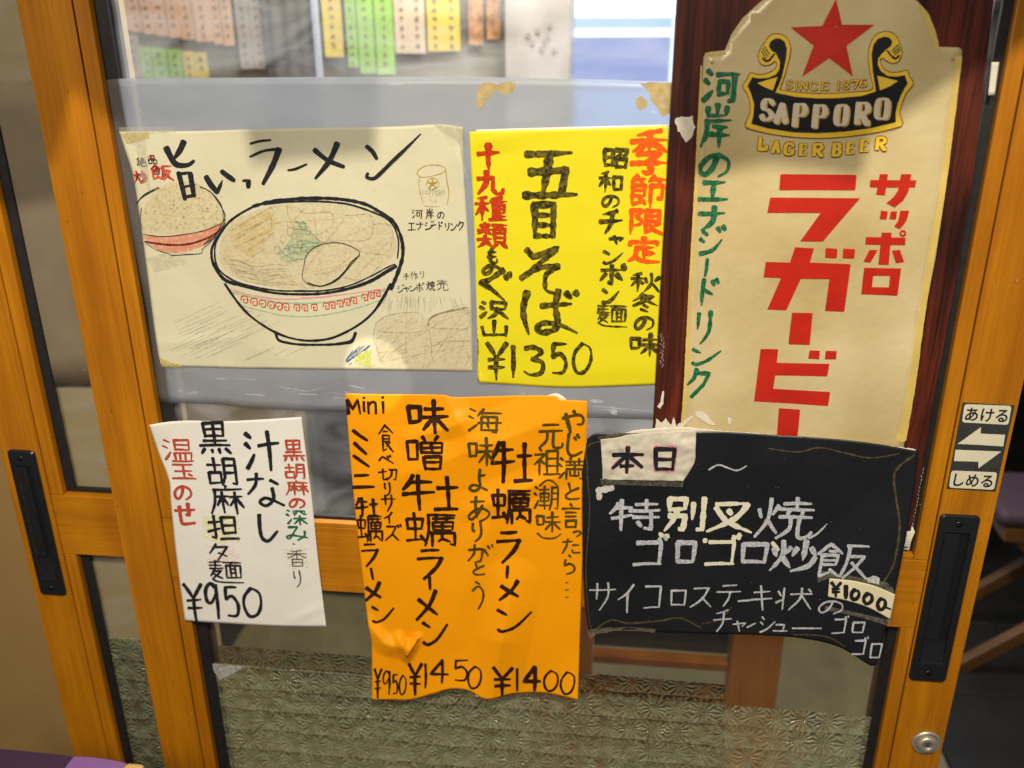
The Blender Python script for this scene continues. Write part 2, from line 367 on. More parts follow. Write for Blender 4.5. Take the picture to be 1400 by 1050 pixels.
W_D, W_L = (0.37, 0.134, 0.002), (0.57, 0.226, 0.005)
M = dict(
 wood_z=wood('honey_wood_upright', W_D, W_L, 'Z', streak=.55, dark2=.24),
 wood_z2=wood('honey_wood_bead', (0.38, .138, .002), (0.58, .232, .005), 'Z', streak=.55, off=3.3, dark2=.24),
 wood_x=wood('honey_wood_rail', W_D, W_L, 'X', streak=.55, off=1.2, dark2=.24),
 wood_y=wood('honey_wood_furniture', (0.50, .19, .015), (0.72, .30, .025), 'Z', streak=.6, off=5.2),
 rose=wood('rosewood_laminate', (0.012, 0.004, 0.003), (0.20, 0.034, 0.011), 'Z', scale=4.2, rough=0.42, streak=.42, coat=.12, dark2=.75),
 black=plain('black_plastic', (0.012, 0.013, 0.015), .28, bump=.12, bscale=900),
 blackin=plain('black_plastic_recess', (0.008, 0.008, 0.009), .35),
 gasket=plain('black_rubber', (0.010, 0.010, 0.011), .55, var=.3, scale=90),
 spacer=plain('dark_brown_trim', (0.06, 0.035, 0.025), .5, var=.2),
 glass=glass_pane('clear_glass', (0.95, 0.97, 0.95), 0.5, .17), glassb=glass_pane('clear_glass_lower', (0.92, 0.90, 0.80), 0.5, .015),
 film=film_mat('frosted_film', (0.265, 0.245, 0.228), .34, .62, .3),
 filmb=film_mat('frosted_film_yellowed', (0.32, 0.26, 0.17), .6, .4, .2),
 star=star_film('embossed_star_film', 0.0350, .70, (.62, .68, .42)),
 star2=star_film('embossed_star_film_inner', 0.035, .92, (.25, .26, .2)),
 beige=plain('beige_wall_paint', (0.27, 0.165, 0.055), .7, var=.04, scale=14, bump=.15, bscale=700),
 beige_in=plain('beige_inner_wall_paint', (0.36, 0.26, 0.14), .7, var=.05, scale=8, bump=.15, bscale=300),
 tile=plain('slate_floor_tile', (0.008, 0.0078, 0.007), .45, var=.35, scale=7, bump=.5, bscale=60),
 grout=plain('dark_grout', (0.012, 0.012, 0.012), .8),
 steel=plain('brushed_nickel', (0.62, 0.58, 0.46), .42, metallic=.75, bump=.05, bscale=600),
 steel_d=plain('dark_steel', (0.06, 0.06, 0.06), .4, metallic=1),
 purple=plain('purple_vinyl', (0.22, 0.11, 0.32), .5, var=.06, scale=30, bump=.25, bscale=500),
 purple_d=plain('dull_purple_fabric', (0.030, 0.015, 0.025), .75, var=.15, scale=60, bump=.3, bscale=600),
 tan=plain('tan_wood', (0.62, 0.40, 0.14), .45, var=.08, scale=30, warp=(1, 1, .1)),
 cream=paper('cream_drawing_paper', (0.70, 0.665, 0.475), .10, .05, .34, .50, stain_shade=(.63, .59, .40)),
 yellow=paper('yellow_paper', (0.80, 0.70, 0.014), .10, .02, .15, .5),
 orange=paper('orange_paper', (0.97, 0.375, 0.001), .10, .02, .16, .5),
 white=paper('white_paper', (0.84, 0.82, 0.75), .10, .03, .20, .55),
 tagp=paper('crumpled_note_paper', (0.66, 0.61, 0.49), .08, .05, .5, .6),
 pricep=paper('cream_price_paper', (0.78, 0.70, 0.46), .06, .03, .2, .5),
 blackp=paper('black_craft_paper', (0.014, 0.015, 0.018), .0, .25, .35, .42, spec=.45),
 signp=paper('cream_embossed_plastic', (0.62, 0.52, 0.29), .0, .03, .5, .30, spec=.5, stain_shade=(.46, .35, .15)),  # low tone is yellowing plus uneven light painted into the plate colour
 signy=plain('yellowed_plastic_edge', (0.60, 0.44, 0.12), .35, var=.1, scale=20),
 sticker=plain('dark_sticker', (0.035, 0.035, 0.034), .45, var=.15, scale=60),
 stickerw=plain('cream_sticker_print', (0.64, 0.60, 0.44), .5, var=.03, scale=50),
 red=plain('red_sign_print', (0.47, 0.018, 0.006), .35, var=.10, scale=30, bump=.15, bscale=120),
 gold=plain('gold_sign_print', (0.74, 0.48, 0.03), .38, var=.06, scale=40),
 signblk=plain('black_sign_print', (0.012, 0.011, 0.012), .32),
 maroon=plain('maroon_sign_print', (0.13, 0.018, 0.010), .4),
 letterc=plain('cream_sign_print', (0.60, 0.50, 0.34), .4),
 letterg=plain('green_sign_print', (0.03, 0.10, 0.045), .4),
 ink=brush('black_marker_ink', (0.010, 0.010, 0.013)),
 inkb=brush('black_brush_ink_on_yellow', (0.022, 0.018, 0.004), (0.20, 0.15, 0.01), scale=260, dry=.33),
 inko=brush('dark_brown_marker_ink', (0.022, 0.007, 0.003), (0.05, .018, .004)),
 inkg=brush('olive_marker_ink', (0.055, 0.042, 0.006), (0.14, 0.09, 0.006)),
 inkr=brush('red_marker_ink', (0.55, 0.045, 0.018), (0.70, .10, .04)),
 inkr2=brush('vermilion_marker_ink', (0.85, 0.075, 0.004), (0.9, .14, .004), dry=.30),
 inkr3=brush('dark_red_marker_ink', (0.42, 0.025, 0.004), (0.55, .06, .004)),
 green=brush('green_marker_ink', (0.006, 0.085, 0.028), (0.03, 0.22, 0.10), dry=.30),
 chalk=brush('white_poster_marker', (0.34, 0.36, 0.40), (0.66, 0.67, 0.69), .6, dry=.36, scale=420),
 cchalk=brush('cream_poster_marker', (0.66, 0.62, 0.46), (0.74, 0.71, 0.58), .6, dry=.30, scale=300),
 glue=wash('dried_glue_trace', (0.16, 0.12, 0.045), .5),
 pencil=wash('grey_pencil', (0.16, 0.13, 0.10), .42),
 pencil_l=wash('faint_pencil', (0.22, 0.19, 0.14), .6),
 pinkw=wash('salmon_crayon', (0.80, 0.27, 0.17), .62),
 pinkl=wash('pink_crayon', (0.80, 0.32, 0.42), .7),
 greenw=wash('green_crayon', (0.10, 0.38, 0.24), .40),
 greenl=wash('pale_green_crayon', (0.28, 0.52, 0.38), .6),
 yelloww=wash('yellow_crayon', (0.74, 0.55, 0.12), .20),
 yellowg=wash('lime_crayon', (0.62, 0.68, 0.04), .75),
 bluew=wash('blue_crayon', (0.05, 0.09, 0.30), .7),
 tanw=wash('tan_crayon', (0.55, 0.38, 0.17), .20),
 goldw=wash('golden_crayon', (0.42, 0.29, 0.03), .85),
 tape=wash('yellowed_tape', (0.60, 0.47, 0.10), .65),
 tapec=wash('clear_tape', (0.55, 0.52, 0.40), .28),
 taped=wash('grey_tape_on_black', (0.10, 0.095, 0.07), .8),
 residue=plain('tan_tape_residue', (0.45, 0.34, 0.15), .7, var=.18, scale=120),
 scrap=plain('torn_white_paper', (0.66, 0.60, 0.48), .8, var=.08, scale=120, bump=.6, bscale=300),
 scrape=wash('whitish_scrape', (0.75, 0.75, 0.75), .4),
)
# ---------------------------------------------------------------- handwritten glyphs, strokes on a 0-99 grid (xxyy)
G = {
'絶': "3004 1225 3530/3530 1052 4250/2655 2795/1268 0688/3866 4582/6504 4828/5518 8216 7032/4836 9236 9058/4858 9258/6836 6858/4836 4892 9690 9672",
'品': "3005 3038/3005 7005 7038/3038 7038/0552 0595/0552 4252 4295/0595 4295/5852 5895/5852 9552 9595/5895 9595",
'炒': "0830 1552/4225 3242/~2505 2550 0595/2650 4585/7203 7062/5525 4850/8525 9548/~9552 8080 4596",
'飯': "2802 0530/2804 5028/2622 4022/1232 4232 4058/1245 4045/1258 4058/1232 1290 3080/3072 4688/5808 9508/~6210 6050 5092/6535 9035 7565 5595/6852 9995",
'河': "1005 2218/0430 1642/0592 2862/3514 9912/4535 4570/4535 6935 6970/4570 6970/8614 8690 7292",
'岸': "4802 4825/1808 1826/8008 7826/1826 7826/1238 9538/~2038 1870 0498/3852 8552/3070 9570/6252 6299",
'手': "~7505 5012 2015/1535 8532/0555 9552/5012 5092 3584",
'作': "3005 0545/2030 2097/~5504 4830 3852/4532 9730/6632 6697/6652 9050/6672 9270",
'焼': "0830 1450/4020 3242/~2505 2555 0595/2660 4085/7002 7028/4816 9515/4430 9830/5832 5548/8030 8046/4448 9648/~6350 6075 4097/~7650 7592 8896 9882",
'売': "5002 5030/1015 9015/2530 7530/1255 1240 8840 8855/~3850 3675 1096/~6050 6092 7596 9592 9578",
'五': "0510 9004/4708 3895/1348 7842 7295/0299 9994",
'目': "1005 1599/1005 9003 8898/1236 8834/1366 8764/1596 8895",
'そ': "1808 3022 8004 0567/~0567 4045 8242 6058 5575 6090 8896",
'ば': "~1010 0450 1598/3538 8832/~6505 6040 6480 4094 2885 4072 7078 9894/8010 8620/9304 9914",
'十': "0538 9530/5002 5098",
'九': "0535 6230 6078 7596 9590 9776/~3804 3650 0598",
'種': "3804 1012/0532 4530/2510 2598/2438 0475/2840 4460/8504 5210/4822 9921/5835 5866/5835 9135 9166/5850 9150/5866 9166/7408 7492/5580 9580/4694 9993",
'類': "1508 2018/4005 3518/0528 5026/2802 2850/2630 0545/3032 4845/0565 5063/~2852 2575 0598/3070 5095/5008 9907/7208 6820/5822 5875/5822 9022 9075/5840 9040/5857 9057/5875 9075/6580 5298/8080 9998",
'も': "2528 8022/2055 8050/~5002 3840 4085 6598 8885 8068",
'の': "~5518 4560 2088 0578 0450 2520 6010 9530 9668 6594",
'ぐ': "~7802 3035 0545 3058 8099/8220 8832/9512 9924",
'沢': "1008 2216/0335 1644/0590 2660/4210 4245/4210 9010 8845/4245 8845/~6240 5575 3097/6550 9998",
'山': "5002 5084/0540 1390 9086/9235 9298",
'昭': "0812 1090/0812 4010 4086/0948 4046/1085 4082/5010 9608 9234 8238/~7010 6835 5045/5555 5598/5555 9454 9096/5692 9091",
'和': "4002 1014/0532 5230/2810 2896/2638 0472/3040 5065/6228 6588/6228 9626 9486/6484 9483",
'チ': "~7502 5012 1520/0348 9840/~5514 5060 2598",
'ャ': "0538 9525 7055/3508 5598",
'ン': "0515 3032/~0588 1896 5575 9820",
'ポ': "0830 8826/4805 4898 3590/2548 0584/6648 8880/~9402 8606 8818 9720 9908 9402",
'麺': "2204 2238/0512 4210/0525 4024/0338 4537/2038 0570/1250 3848 1082/~0882 3095 9998/1058 4080/4512 9811/7012 6624/5225 5275/5225 9524 9375/6626 6674/8025 8074/6640 8040/6657 8057/5275 9375",
'季': "7803 2014/0528 9524/5010 5045/4828 0850/5228 9548/2254 7852 5068/~5068 5890 4898 3592/0576 9672",
'節': "2202 0522/1512 4410/2812 3424/6602 5220/6012 9610/7512 8222/1030 1090/1030 4230 4262/1046 4246/1062 4262/1088 3880/3070 4690/5832 5899/5832 9030 8872 7668",
'限': "0808 0898/~0808 3808 2230 3645 3460 1265/5008 5090 7278/5008 8808 8848/5028 8828/5048 8848/9055 7266/6050 7078 9897",
'定': "5002 5014/0830 0818 9216 8830/2538 7836/5240 5288/5262 8260/~2850 2575 0596/~2576 4590 7096 9894",
'秋': "3803 1012/0530 4828/2610 2697/2538 0570/2838 4555/5228 5748/9622 8440/~7005 7055 4898/7150 9998",
'冬': "~4002 2525 0542/3315 8015 5038 0865/3530 9862/4562 6272/3582 6597",
'味': "0525 0868/0525 3424 3264/0866 3264/4530 9028/3852 9950/6804 6898/6654 4088/7054 9888",
'温': "1006 2415/0433 1842/0592 2660/4205 4248/4205 9004 8846/4226 8825/4247 8846/3862 4094/3862 9460 9093/5562 5594/7261 7293/2896 9995",
'玉': "1010 9008/1548 8545/0292 9890/5008 5091/7064 8476",
'せ': "0538 9830/7004 7058 5555/~2818 2885 4096 9091",
'黒': "2005 2346/2005 8203 7844/2224 8022/2244 7843/5004 5072/1458 8855/0373 9871/1582 0598/3884 4095/6083 6495/8280 9596",
'胡': "0528 5026/2704 2852/0854 0892/0854 4852 4690/0890 4688/6006 5870 4898/6006 9605 9494 8490/6030 9529/6054 9453",
'麻': "5202 5214/1216 9914/~1816 1660 0298/2440 5638/4024 4096/3842 2270/4242 5568/6040 9838/7824 7898/7642 6070/8042 9975",
'担': "0830 4226/2804 2890 1584/0565 4452/5010 5272/5010 9208 9070/5140 9038/5270 9068/4093 9990",
'々': "~3504 2030 0555/3222 8016 6050 3098/4050 7568",
'汁': "0808 2220/0434 1645/0592 2660/4038 9832/6804 6897",
'な': "0522 5018/~3204 2535 0562/6822 8832/~7045 7275 5094 3484 4872 7078 9892",
'し': "~2002 1650 2288 5096 9560",
'み': "1510 5408 3550/~3550 1888 0575 3062 9678/~8535 8265 5098",
'香': "7503 2010/0522 9720/5008 5048/4822 0548/5222 9646/2554 2598/2554 7653 7496/2574 7573/2596 7495",
'り': "~2510 2040 3050 3240/~7204 7850 6580 3598",
'・': "4040 5555",
'深': "0806 2015/0432 1642/0592 2662/3828 3812 9410 9024/5518 4038/7218 8832 9932/3858 9856/6640 6698/6460 3890/6860 9988",
'食': "5002 0535/5004 9632/3526 6526/2840 7240 7062/2851 7251/2862 7262/2840 2896 5086/7266 5278/4866 9298",
'べ': "~0555 2530 3832 9680/6022 6836/7614 8427",
'切': "0538 4830/~2812 2888 3892 4876/5818 9816 9290 8088/~7218 7060 4596",
'サ': "0330 9726/3005 3060/~7004 7050 4098",
'イ': "~8504 5035 0555/5532 5598",
'ズ': "1514 7012 4560 0595/4555 8092/7804 8618/9202 9914",
'噌': "0520 0872/0520 3218 3070/0870 3068/4504 5216/8602 7614/4222 4252/4222 9622 9450/6822 6850/4236 9535/4250 9450/4862 5098/4862 9061 8897/4978 8977/5096 8896",
'牡': "~2204 1525 0545/1425 5522/0355 5848/3204 3298/6536 9934/8208 8290/5894 9992",
'蠣': "0620 0850/0620 3618 3448/0848 3448/2002 2080/0583 3878/3268 4292/4606 9805/~4806 4655 3898/5416 9515/6212 6222/8212 8222/5628 5650/5628 9227 9049/5639 9038/7228 7274/5650 9049/5260 5298/5260 9659 9594 8690/7262 7276 6486/7276 8684",
'ラ': "2006 8203/0532 9227/~9227 7060 2597",
'ベ': "0555 2530 3832 9680/6022 6836/7614 8427",
'ー': "4504 5297",
'一': "0350 9745",
'メ': "~8804 6050 0597/1532 9078",
'ミ': "1505 9530/1538 8565/0570 9298",
'ニ': "1515 7810/0388 9882",
'海': "1004 2514/0432 1842/0590 2864/4804 3030/3822 9921/4236 4088/4236 8634 8298 7094/3060 9958/5842 6052/5866 6278/4086 8886",
'よ': "~5802 5440 5580 3096 0585 2570 6078 9292/5630 8526",
'あ': "1822 7818/~4402 3840 4484/~7035 5065 2092 0878 3555 7048 9865 8586 5598",
'が': "~0832 5826 6040 5290 4094/~3004 2850 0592/6530 8262/8010 8824/9402 9914",
'と': "3004 4045/~8830 4550 1575 2595 6097 9290",
'う': "3504 6212/~1535 5020 8235 8065 5098",
'元': "2012 8010/0536 9632/~3836 3570 0597/~6234 6085 7096 9592 9678",
'祖': "2402 3012/0524 4422 0560/2442 2498/2845 4458/5010 5292/5010 9008 8890/5238 8837/5264 8863/3894 9993",
'︵': "~0295 3020 5005 7020 9895",
'︶': "~0205 2575 5088 7575 9805",
'潮': "0805 1814/0432 1440/0592 2062/2418 6016/4402 4498/2832 2864/2832 6030 5862/2848 5947/2864 5962/2280 6478/7208 7070 6298/7208 9607 9494 8490/7230 9529/7254 9453",
'や': "~0538 7022 9238 8860 6862/5006 5816/2018 4098",
'じ': "~2804 2260 2888 5596 9578/5518 6530/7008 8020",
'満': "0805 2014/0432 1642/0592 2664/2820 9919/4804 4832/8003 8032/3036 9935/6420 6480/3252 3298/3252 9651 9592 8692/4860 4880 8080 8060",
'言': "4502 5512/0522 9620/2238 7637/2254 7653/2470 2698/2470 7668 7496/2695 7494",
'っ': "~0540 6020 9550 4595",
'た': "0525 5520/~3205 2550 0598/5545 9042/~5575 6092 9690",
'ら': "4504 6014/~2228 1855 5045 8562 7588 3098",
'本': "0532 9828/5002 5098/4832 0580/5232 9676/3072 7070",
'日': "1204 1897/1204 8802 8595/1550 8648/1894 8593",
'特': "~1814 1230 0348/1230 4528/2504 2598/0662 4650/5018 9515/7203 7236/4038 9834/4658 9955/8444 8292 7090/5672 6484",
'別': "1205 1235/1205 5004 4832/1235 4833/~3036 2560 0598/1555 5053 4892 3890/6818 6862/9202 9290 8092",
'叉': "1812 8508/~8508 6055 0498/~2022 4565 9998/4530 5240",
'ゴ': "1520 8218 7890/0894 8490/7505 8012/9000 9508",
'ロ': "1508 1892/1508 9505 9090/1890 9090",
'コ': "0812 9010 8688/0592 9088",
'ス': "1814 8010/~8010 5560 0598/5552 9594",
'テ': "2510 8006/0338 9832/~5536 5065 3298",
'キ': "1530 8524/0558 9652/4204 6098",
'状': "2003 2098/0520 1238/0268 2054/4032 9928/~6804 6650 3898/6832 9996/8608 9620",
'シ': "1512 3026/0840 2555/~1096 5080 9536",
'ュ': "1830 7528 6890/0390 9988",
'リ': "1812 1655/~8005 7855 6080 3598",
'ク': "~3804 2835 0558/3318 8816 7055 2598",
'エ': "1512 8508/5010 4888/0492 9888",
'ナ': "0332 9728/~5804 5560 1598",
'ジ': "1520 3030/0845 2255/~1098 5582 8845/7006 7818/8800 9512",
'ド': "3004 2898/3040 7058/6510 7222/8204 8916",
'ボ': "0830 7828/4205 4298 3290/2248 0584/6048 8080/8008 8618/9202 9812",
'¥': "0804 4840/9504 4840/1545 8543/1566 8564/4840 4898",
'1': "5003 4897",
'3': "~1210 5005 8522 4045/~4045 9055 8588 3595 0585",
'5': "2505 2042/2505 9204/~2042 6032 9058 7590 2092",
'0': "~5003 1530 0865 3095 7088 9455 8818 5003",
'9': "~8515 5003 1522 1550 4555 8030/~8508 8550 7898",
'4': "6503 0562 9560/6503 6297",
'-': "0550 9550",
'~': "~0570 2530 5050 7572 9835",
'「': "1595 1220 9510",
'」': "9005 8892 1595",
'M': "0898 1505 4270 8004 8898/1010 1898",
'i': "4535 4298/4808 5014",
'n': "1535 1598/~1555 4535 8040 8098",
'S': "~8822 6005 3005 1525 2545 6055 8878 6096 3096 1078",
'A': "5004 1296/5004 8896/2865 7365/0296 2696/7496 9996",
'P': "2404 2496/~2404 7004 8828 7050 2452/0896 4296/0804 2404",
'O': "~5004 2012 1250 2088 5096 8088 8850 8012 5004",
'R': "2404 2496/~2404 7004 8828 7048 2450/5050 8296 9996/0896 4296/0804 2404",
'L': "2404 2496 9096 9270/0804 4204",
'G': "~8825 7005 3005 1230 1270 3095 7096 8880/8860 8892/7060 9960",
'E': "2404 2496/0804 8804 8825/2448 7048/0896 9096 9075",
'B': "2404 2496/~0804 7004 8225 6546 2446/~2446 7548 9072 7096 0896",
'I': "5004 5096/3004 7004/3096 7096",
'N': "2096 2004 8096 8004/0804 2004/6804 9204",
'C': "~8825 7005 3005 1230 1270 3095 7096 9075",
'7': "1025 1006 9006 5096/4096 6596",
'8': "~5048 1828 5004 8228 5048 1272 5096 8872 5048",
'6': "~8510 5004 1540 1280 5096 8878 7052 4045 1562",
}
# ------------------------------------------------------------------ sliding doors
ZT, ZB = 2.10, 0.02
door = thing('sliding_door', 'honey coloured wooden sliding door in front, papered with menu posters, its lock low on the right', 'sliding door')
box('stile', -.688, -.622, 0, .034, ZB, ZT, M['wood_z'], door)
box('stile', .417, .483, 0, .034, ZB, ZT, M['wood_z'], door)
box('rail', -.6205, .4155, 0.0005, .034, .843, .948, M['wood_x'], door)
box('rail', -.6205, .4155, 0.0005, .034, ZB, .13, M['wood_x'], door)
box('rail', -.6205, .4155, 0.0005, .034, 1.99, ZT, M['wood_x'], door)
for z0, z1 in ((.1305, .8425), (.9485, 1.9895)):
    box('glazing_bead', -.6205, -.602, .0012, .013, z0, z1, M['wood_z2'], door)
    box('glazing_bead', .398, .4155, .0012, .013, z0, z1, M['wood_z2'], door)
    if z0 > .5: box('glazing_bead', -.6015, .3975, .0014, .0125, z0, z0+.006, M['wood_x'], door, bev=.0006)
    box('gasket', -.6205, -.587, .0135, .0195, z0, z1, M['gasket'], door, bev=.0005)
    box('gasket', .3875, .4155, .0135, .0195, z0, z1, M['gasket'], door, bev=.0005)
    box('gasket', -.5865, .387, .0135, .0195, z0, z0+.010, M['gasket'], door, bev=.0005)
    box('glass_pane', -.62, .415, .0200, .0245, z0+.001, z1-.001, M['glass'] if z0 > .5 else M['glassb'], door, bev=0)
    box('spacer', -.6205, -.583, .0250, .033, z0, z1, M['spacer'], door, bev=.0005)
    box('spacer', .3835, .4155, .0250, .033, z0, z1, M['spacer'], door, bev=.0005)

back = thing('sliding_door', 'second sliding door set further back at the far left, with its own black recessed pull', 'sliding door')
YB = .045
box('stile', -.878, -.8160, YB, YB+.032, ZB, ZT, M['wood_z'], back)
box('stile', -.16, -.10, YB, YB+.032, ZB, ZT, M['wood_z'], back)
box('rail', -.8150, -.161, YB+.0005, YB+.032, .848, .949, M['wood_x'], back)
for z0, z1 in ((.1305, .8475), (.9495, 2.05)):
    box('glazing_bead', -.8150, -.7960, YB+.0012, YB+.013, z0, z1, M['wood_z2'], back)
    box('gasket', -.8150, -.784, YB+.0135, YB+.019, z0, z1, M['gasket'], back, bev=.0005)
    box('gasket', -.7835, -.60, YB+.0135, YB+.019, z0, z0+.007, M['gasket'], back, bev=.0005)
    box('glass_pane', -.8150, -.62, YB+.0195, YB+.0235, z0+.001, z1-.001, M['glass'], back, bev=0)
box('backing_panel', -.8140, -.63, YB+.026, YB+.030, ZB+.12, 2.05, M['beige_in'], back, bev=0)
back_film_z = P(90, 527, YB+.019).z
# the back door runs behind the front one only as far as its first stile shows; the rest of it is cut to that width
for o in list(back.children):
    if o.name.startswith('stile') and abs(min(v.co.x for v in o.data.vertices)+.16) < .01:
        bpy.data.objects.remove(o)
    elif o.name.startswith('rail'):
        for v in o.data.vertices: v.co.x = min(v.co.x, -.64)

def flush_pull(cx, z0, z1, w, y, parent, tilt=0):
    root = parent
    x0, x1 = cx-w/2, cx+w/2
    bm = bmesh.new()
    # frame ring with rounded outline
    def rrect(a0, a1, b0, b1, r, n=5):
        out = []
        for cx_, cz_, st in ((a1-r, b1-r, 0), (a0+r, b1-r, 90), (a0+r, b0+r, 180), (a1-r, b0+r, 270)):
            for k in range(n+1):
                t = math.radians(st+90*k/n); out.append((cx_+r*math.cos(t), cz_+r*math.sin(t)))
        return out
    rings = [rrect(x0, x1, z0, z1, .006), rrect(x0, x1, z0, z1, .006), rrect(x0+.0015, x1-.0015, z0+.0015, z1-.0015, .005),
             rrect(x0+.0075, x1-.0075, z0+.030, z1-.024, .003), rrect(x0+.009, x1-.009, z0+.0325, z1-.0255, .002)]
    ys = [y+.0006, y-.0030, y-.0048, y-.0048, y-.0036]
    R = [[bm.verts.new((a, yy, b)) for a, b in r] for r, yy in zip(rings, ys)]
    for a, b in zip(R, R[1:]):
        n = len(a)
        for i in range(n): bm.faces.new((a[i], a[(i+1) % n], b[(i+1) % n], b[i]))
    bmesh.ops.recalc_face_normals(bm, faces=bm.faces)
    mesh_bm('pull_frame', bm, M['black'], root, smooth=False)
    # the finger well, a shelf on its left half and a curved ramp at the foot
    bm = bmesh.new(); add_box(bm, x0+.008, x1-.008, y-.0012, y-.0006, z0+.031, z1-.025)
    mesh_bm('pull_well', bm, M['blackin'], root)
    bm = bmesh.new()
    prof = []
    for k in range(7):
        t = k/6; prof.append((z0+.0325+.034*t, y-.0044+.0032*math.sin(t*math.pi/2)))
    vs = [[bm.verts.new((xx, yy, zz)) for zz, yy in prof] for xx in (x0+.0095, x1-.0095)]
    for i in range(6): bm.faces.new((vs[0][i], vs[1][i], vs[1][i+1], vs[0][i+1]))
    bmesh.ops.recalc_face_normals(bm, faces=bm.faces)
    mesh_bm('pull_ramp', bm, M['black'], root, smooth=True)
    box('pull_ridge', x0+.0095, cx+.004, y-.0034, y-.0013, z0+.068, z1-.027, M['black'], root, bev=.0008)
    for zz in (z0+.014, z1-.012):
        s = lathe('screw', [(.0001, -.0006), (.0040, -.0006), (.0040, .0004), (.0028, .0008), (.0001, .0008)], (cx-.001, y-.0050, zz), (0, -1, 0), M['steel_d'], root, n=20)
        bm = bmesh.new(); add_box(bm, cx-.0030, cx+.001, y-.00630, y-.0059, zz-.0004, zz+.0004); add_box(bm, cx-.0014, cx-.0006, y-.0065, y-.0061, zz-.002, zz+.002)
        mesh_bm('screw_slot', bm, M['blackin'], s)
a = P(1309, 703); b = P(1266, 929)
print('pull', a, b, P(1283, 720), P(1338, 720), P(1244, 915), P(1290, 915))
flush_pull(.4428, b.z, a.z, .0480, 0.0, door)
a = P(34, 615, YB); b = P(77, 812, YB)
print('pull2', a, b, P(17, 640, YB), P(53, 640, YB))
flush_pull(-.8445, b.z, a.z, .0420, YB, back)

c = P(1266, 1014)
lathe('lock_ring', [(.0155, -.0005), (.0196, -.0005), (.0196, .0024), (.0184, .0042), (.0166, .0042), (.0154, .0012), (.0001, .0012)], (c.x, 0, c.z), (0, -1, 0), M['steel'], door, n=48)
lk = lathe('lock_cylinder', [(.0134, .0005), (.0134, .0072), (.0122, .0090), (.0052, .0092), (.0050, .0084), (.0001, .0084)], (c.x, 0, c.z), (0, -1, 0), M['steel'], door, n=48)
bm = bmesh.new(); add_box(bm, c.x-.0032, c.x+.0034, -.0092, -.0084, c.z-.0006, c.z+.0006); add_box(bm, c.x-.0008, c.x+.0008, -.0093, -.0084, c.z-.0004, c.z+.0020)
mesh_bm('keyhole', bm, M['blackin'], lk)

# ------------------------------------------------------------------ sheets and ink
def lerp(a, b, t): return a+(b-a)*t
class Surf:
    """a sheet near the door: base distance in front of the door face plus bulge(u, v), both towards the viewer"""
    def __init__(s, off, bulge=None): s.off = off; s.bulge = bulge
    def pt(s, u, v, eps=0.0):
        d = s.off + (s.bulge(u, v) if s.bulge else 0.0)
        return P(u, v, -(d+eps))
def edge_sample(pts, n, smooth=True):
    c = catmull(pts, 1.0) if smooth and len(pts) > 2 else lin(pts, 1.0)
    L = [0]
    for a, b in zip(c, c[1:]): L.append(L[-1]+math.dist(a, b))
    out = []; j = 0
    for i in range(n+1):
        t = L[-1]*i/n
        while j < len(L)-2 and L[j+1] < t: j += 1
        k = (t-L[j])/max(1e-9, L[j+1]-L[j]); k = min(max(k, 0), 1)
        out.append((lerp(c[j][0], c[j+1][0], k), lerp(c[j][1], c[j+1][1], k)))
    return out
def sheet(name, surf, top, right, bottom, left, mat, nu=60, nv=60, parent=None, thick=.0003, rough_edge=0.0, smooth_edges=True, **props):
    """top and bottom run left to right, left and right run top to bottom (photo pixels)"""
    T, B = edge_sample(top, nu, smooth_edges), edge_sample(bottom, nu, smooth_edges)
    Lf, R = edge_sample(left, nv, smooth_edges), edge_sample(right, nv, smooth_edges)
    bm = bmesh.new(); grid = []
    for j in range(nv+1):
        v = j/nv; row = []
        for i in range(nu+1):
            u = i/nu
            q = [lerp(T[i][k], B[i][k], v)+lerp(Lf[j][k], R[j][k], u)-(lerp(lerp(T[0][k], T[nu][k], u), lerp(B[0][k], B[nu][k], u), v)) for k in (0, 1)]
            if rough_edge and (i in (0, nu) or j in (0, nv)):
                q[0] += random.uniform(-1, 1)*rough_edge; q[1] += random.uniform(-1, 1)*rough_edge
            row.append(bm.verts.new(surf.pt(q[0], q[1])))
        grid.append(row)
    for j in range(nv):
        for i in range(nu):
            bm.faces.new((grid[j][i], grid[j+1][i], grid[j+1][i+1], grid[j][i+1]))
    bmesh.ops.recalc_face_normals(bm, faces=bm.faces)
    if sum(f.normal.y for f in bm.faces) > 0: bmesh.ops.reverse_faces(bm, faces=bm.faces)
    o = mesh_bm(name, bm, mat, parent, smooth=True, **props)
    if thick:
        md = o.modifiers.new('thickness', 'SOLIDIFY'); md.thickness = thick; md.offset = -1
    return o

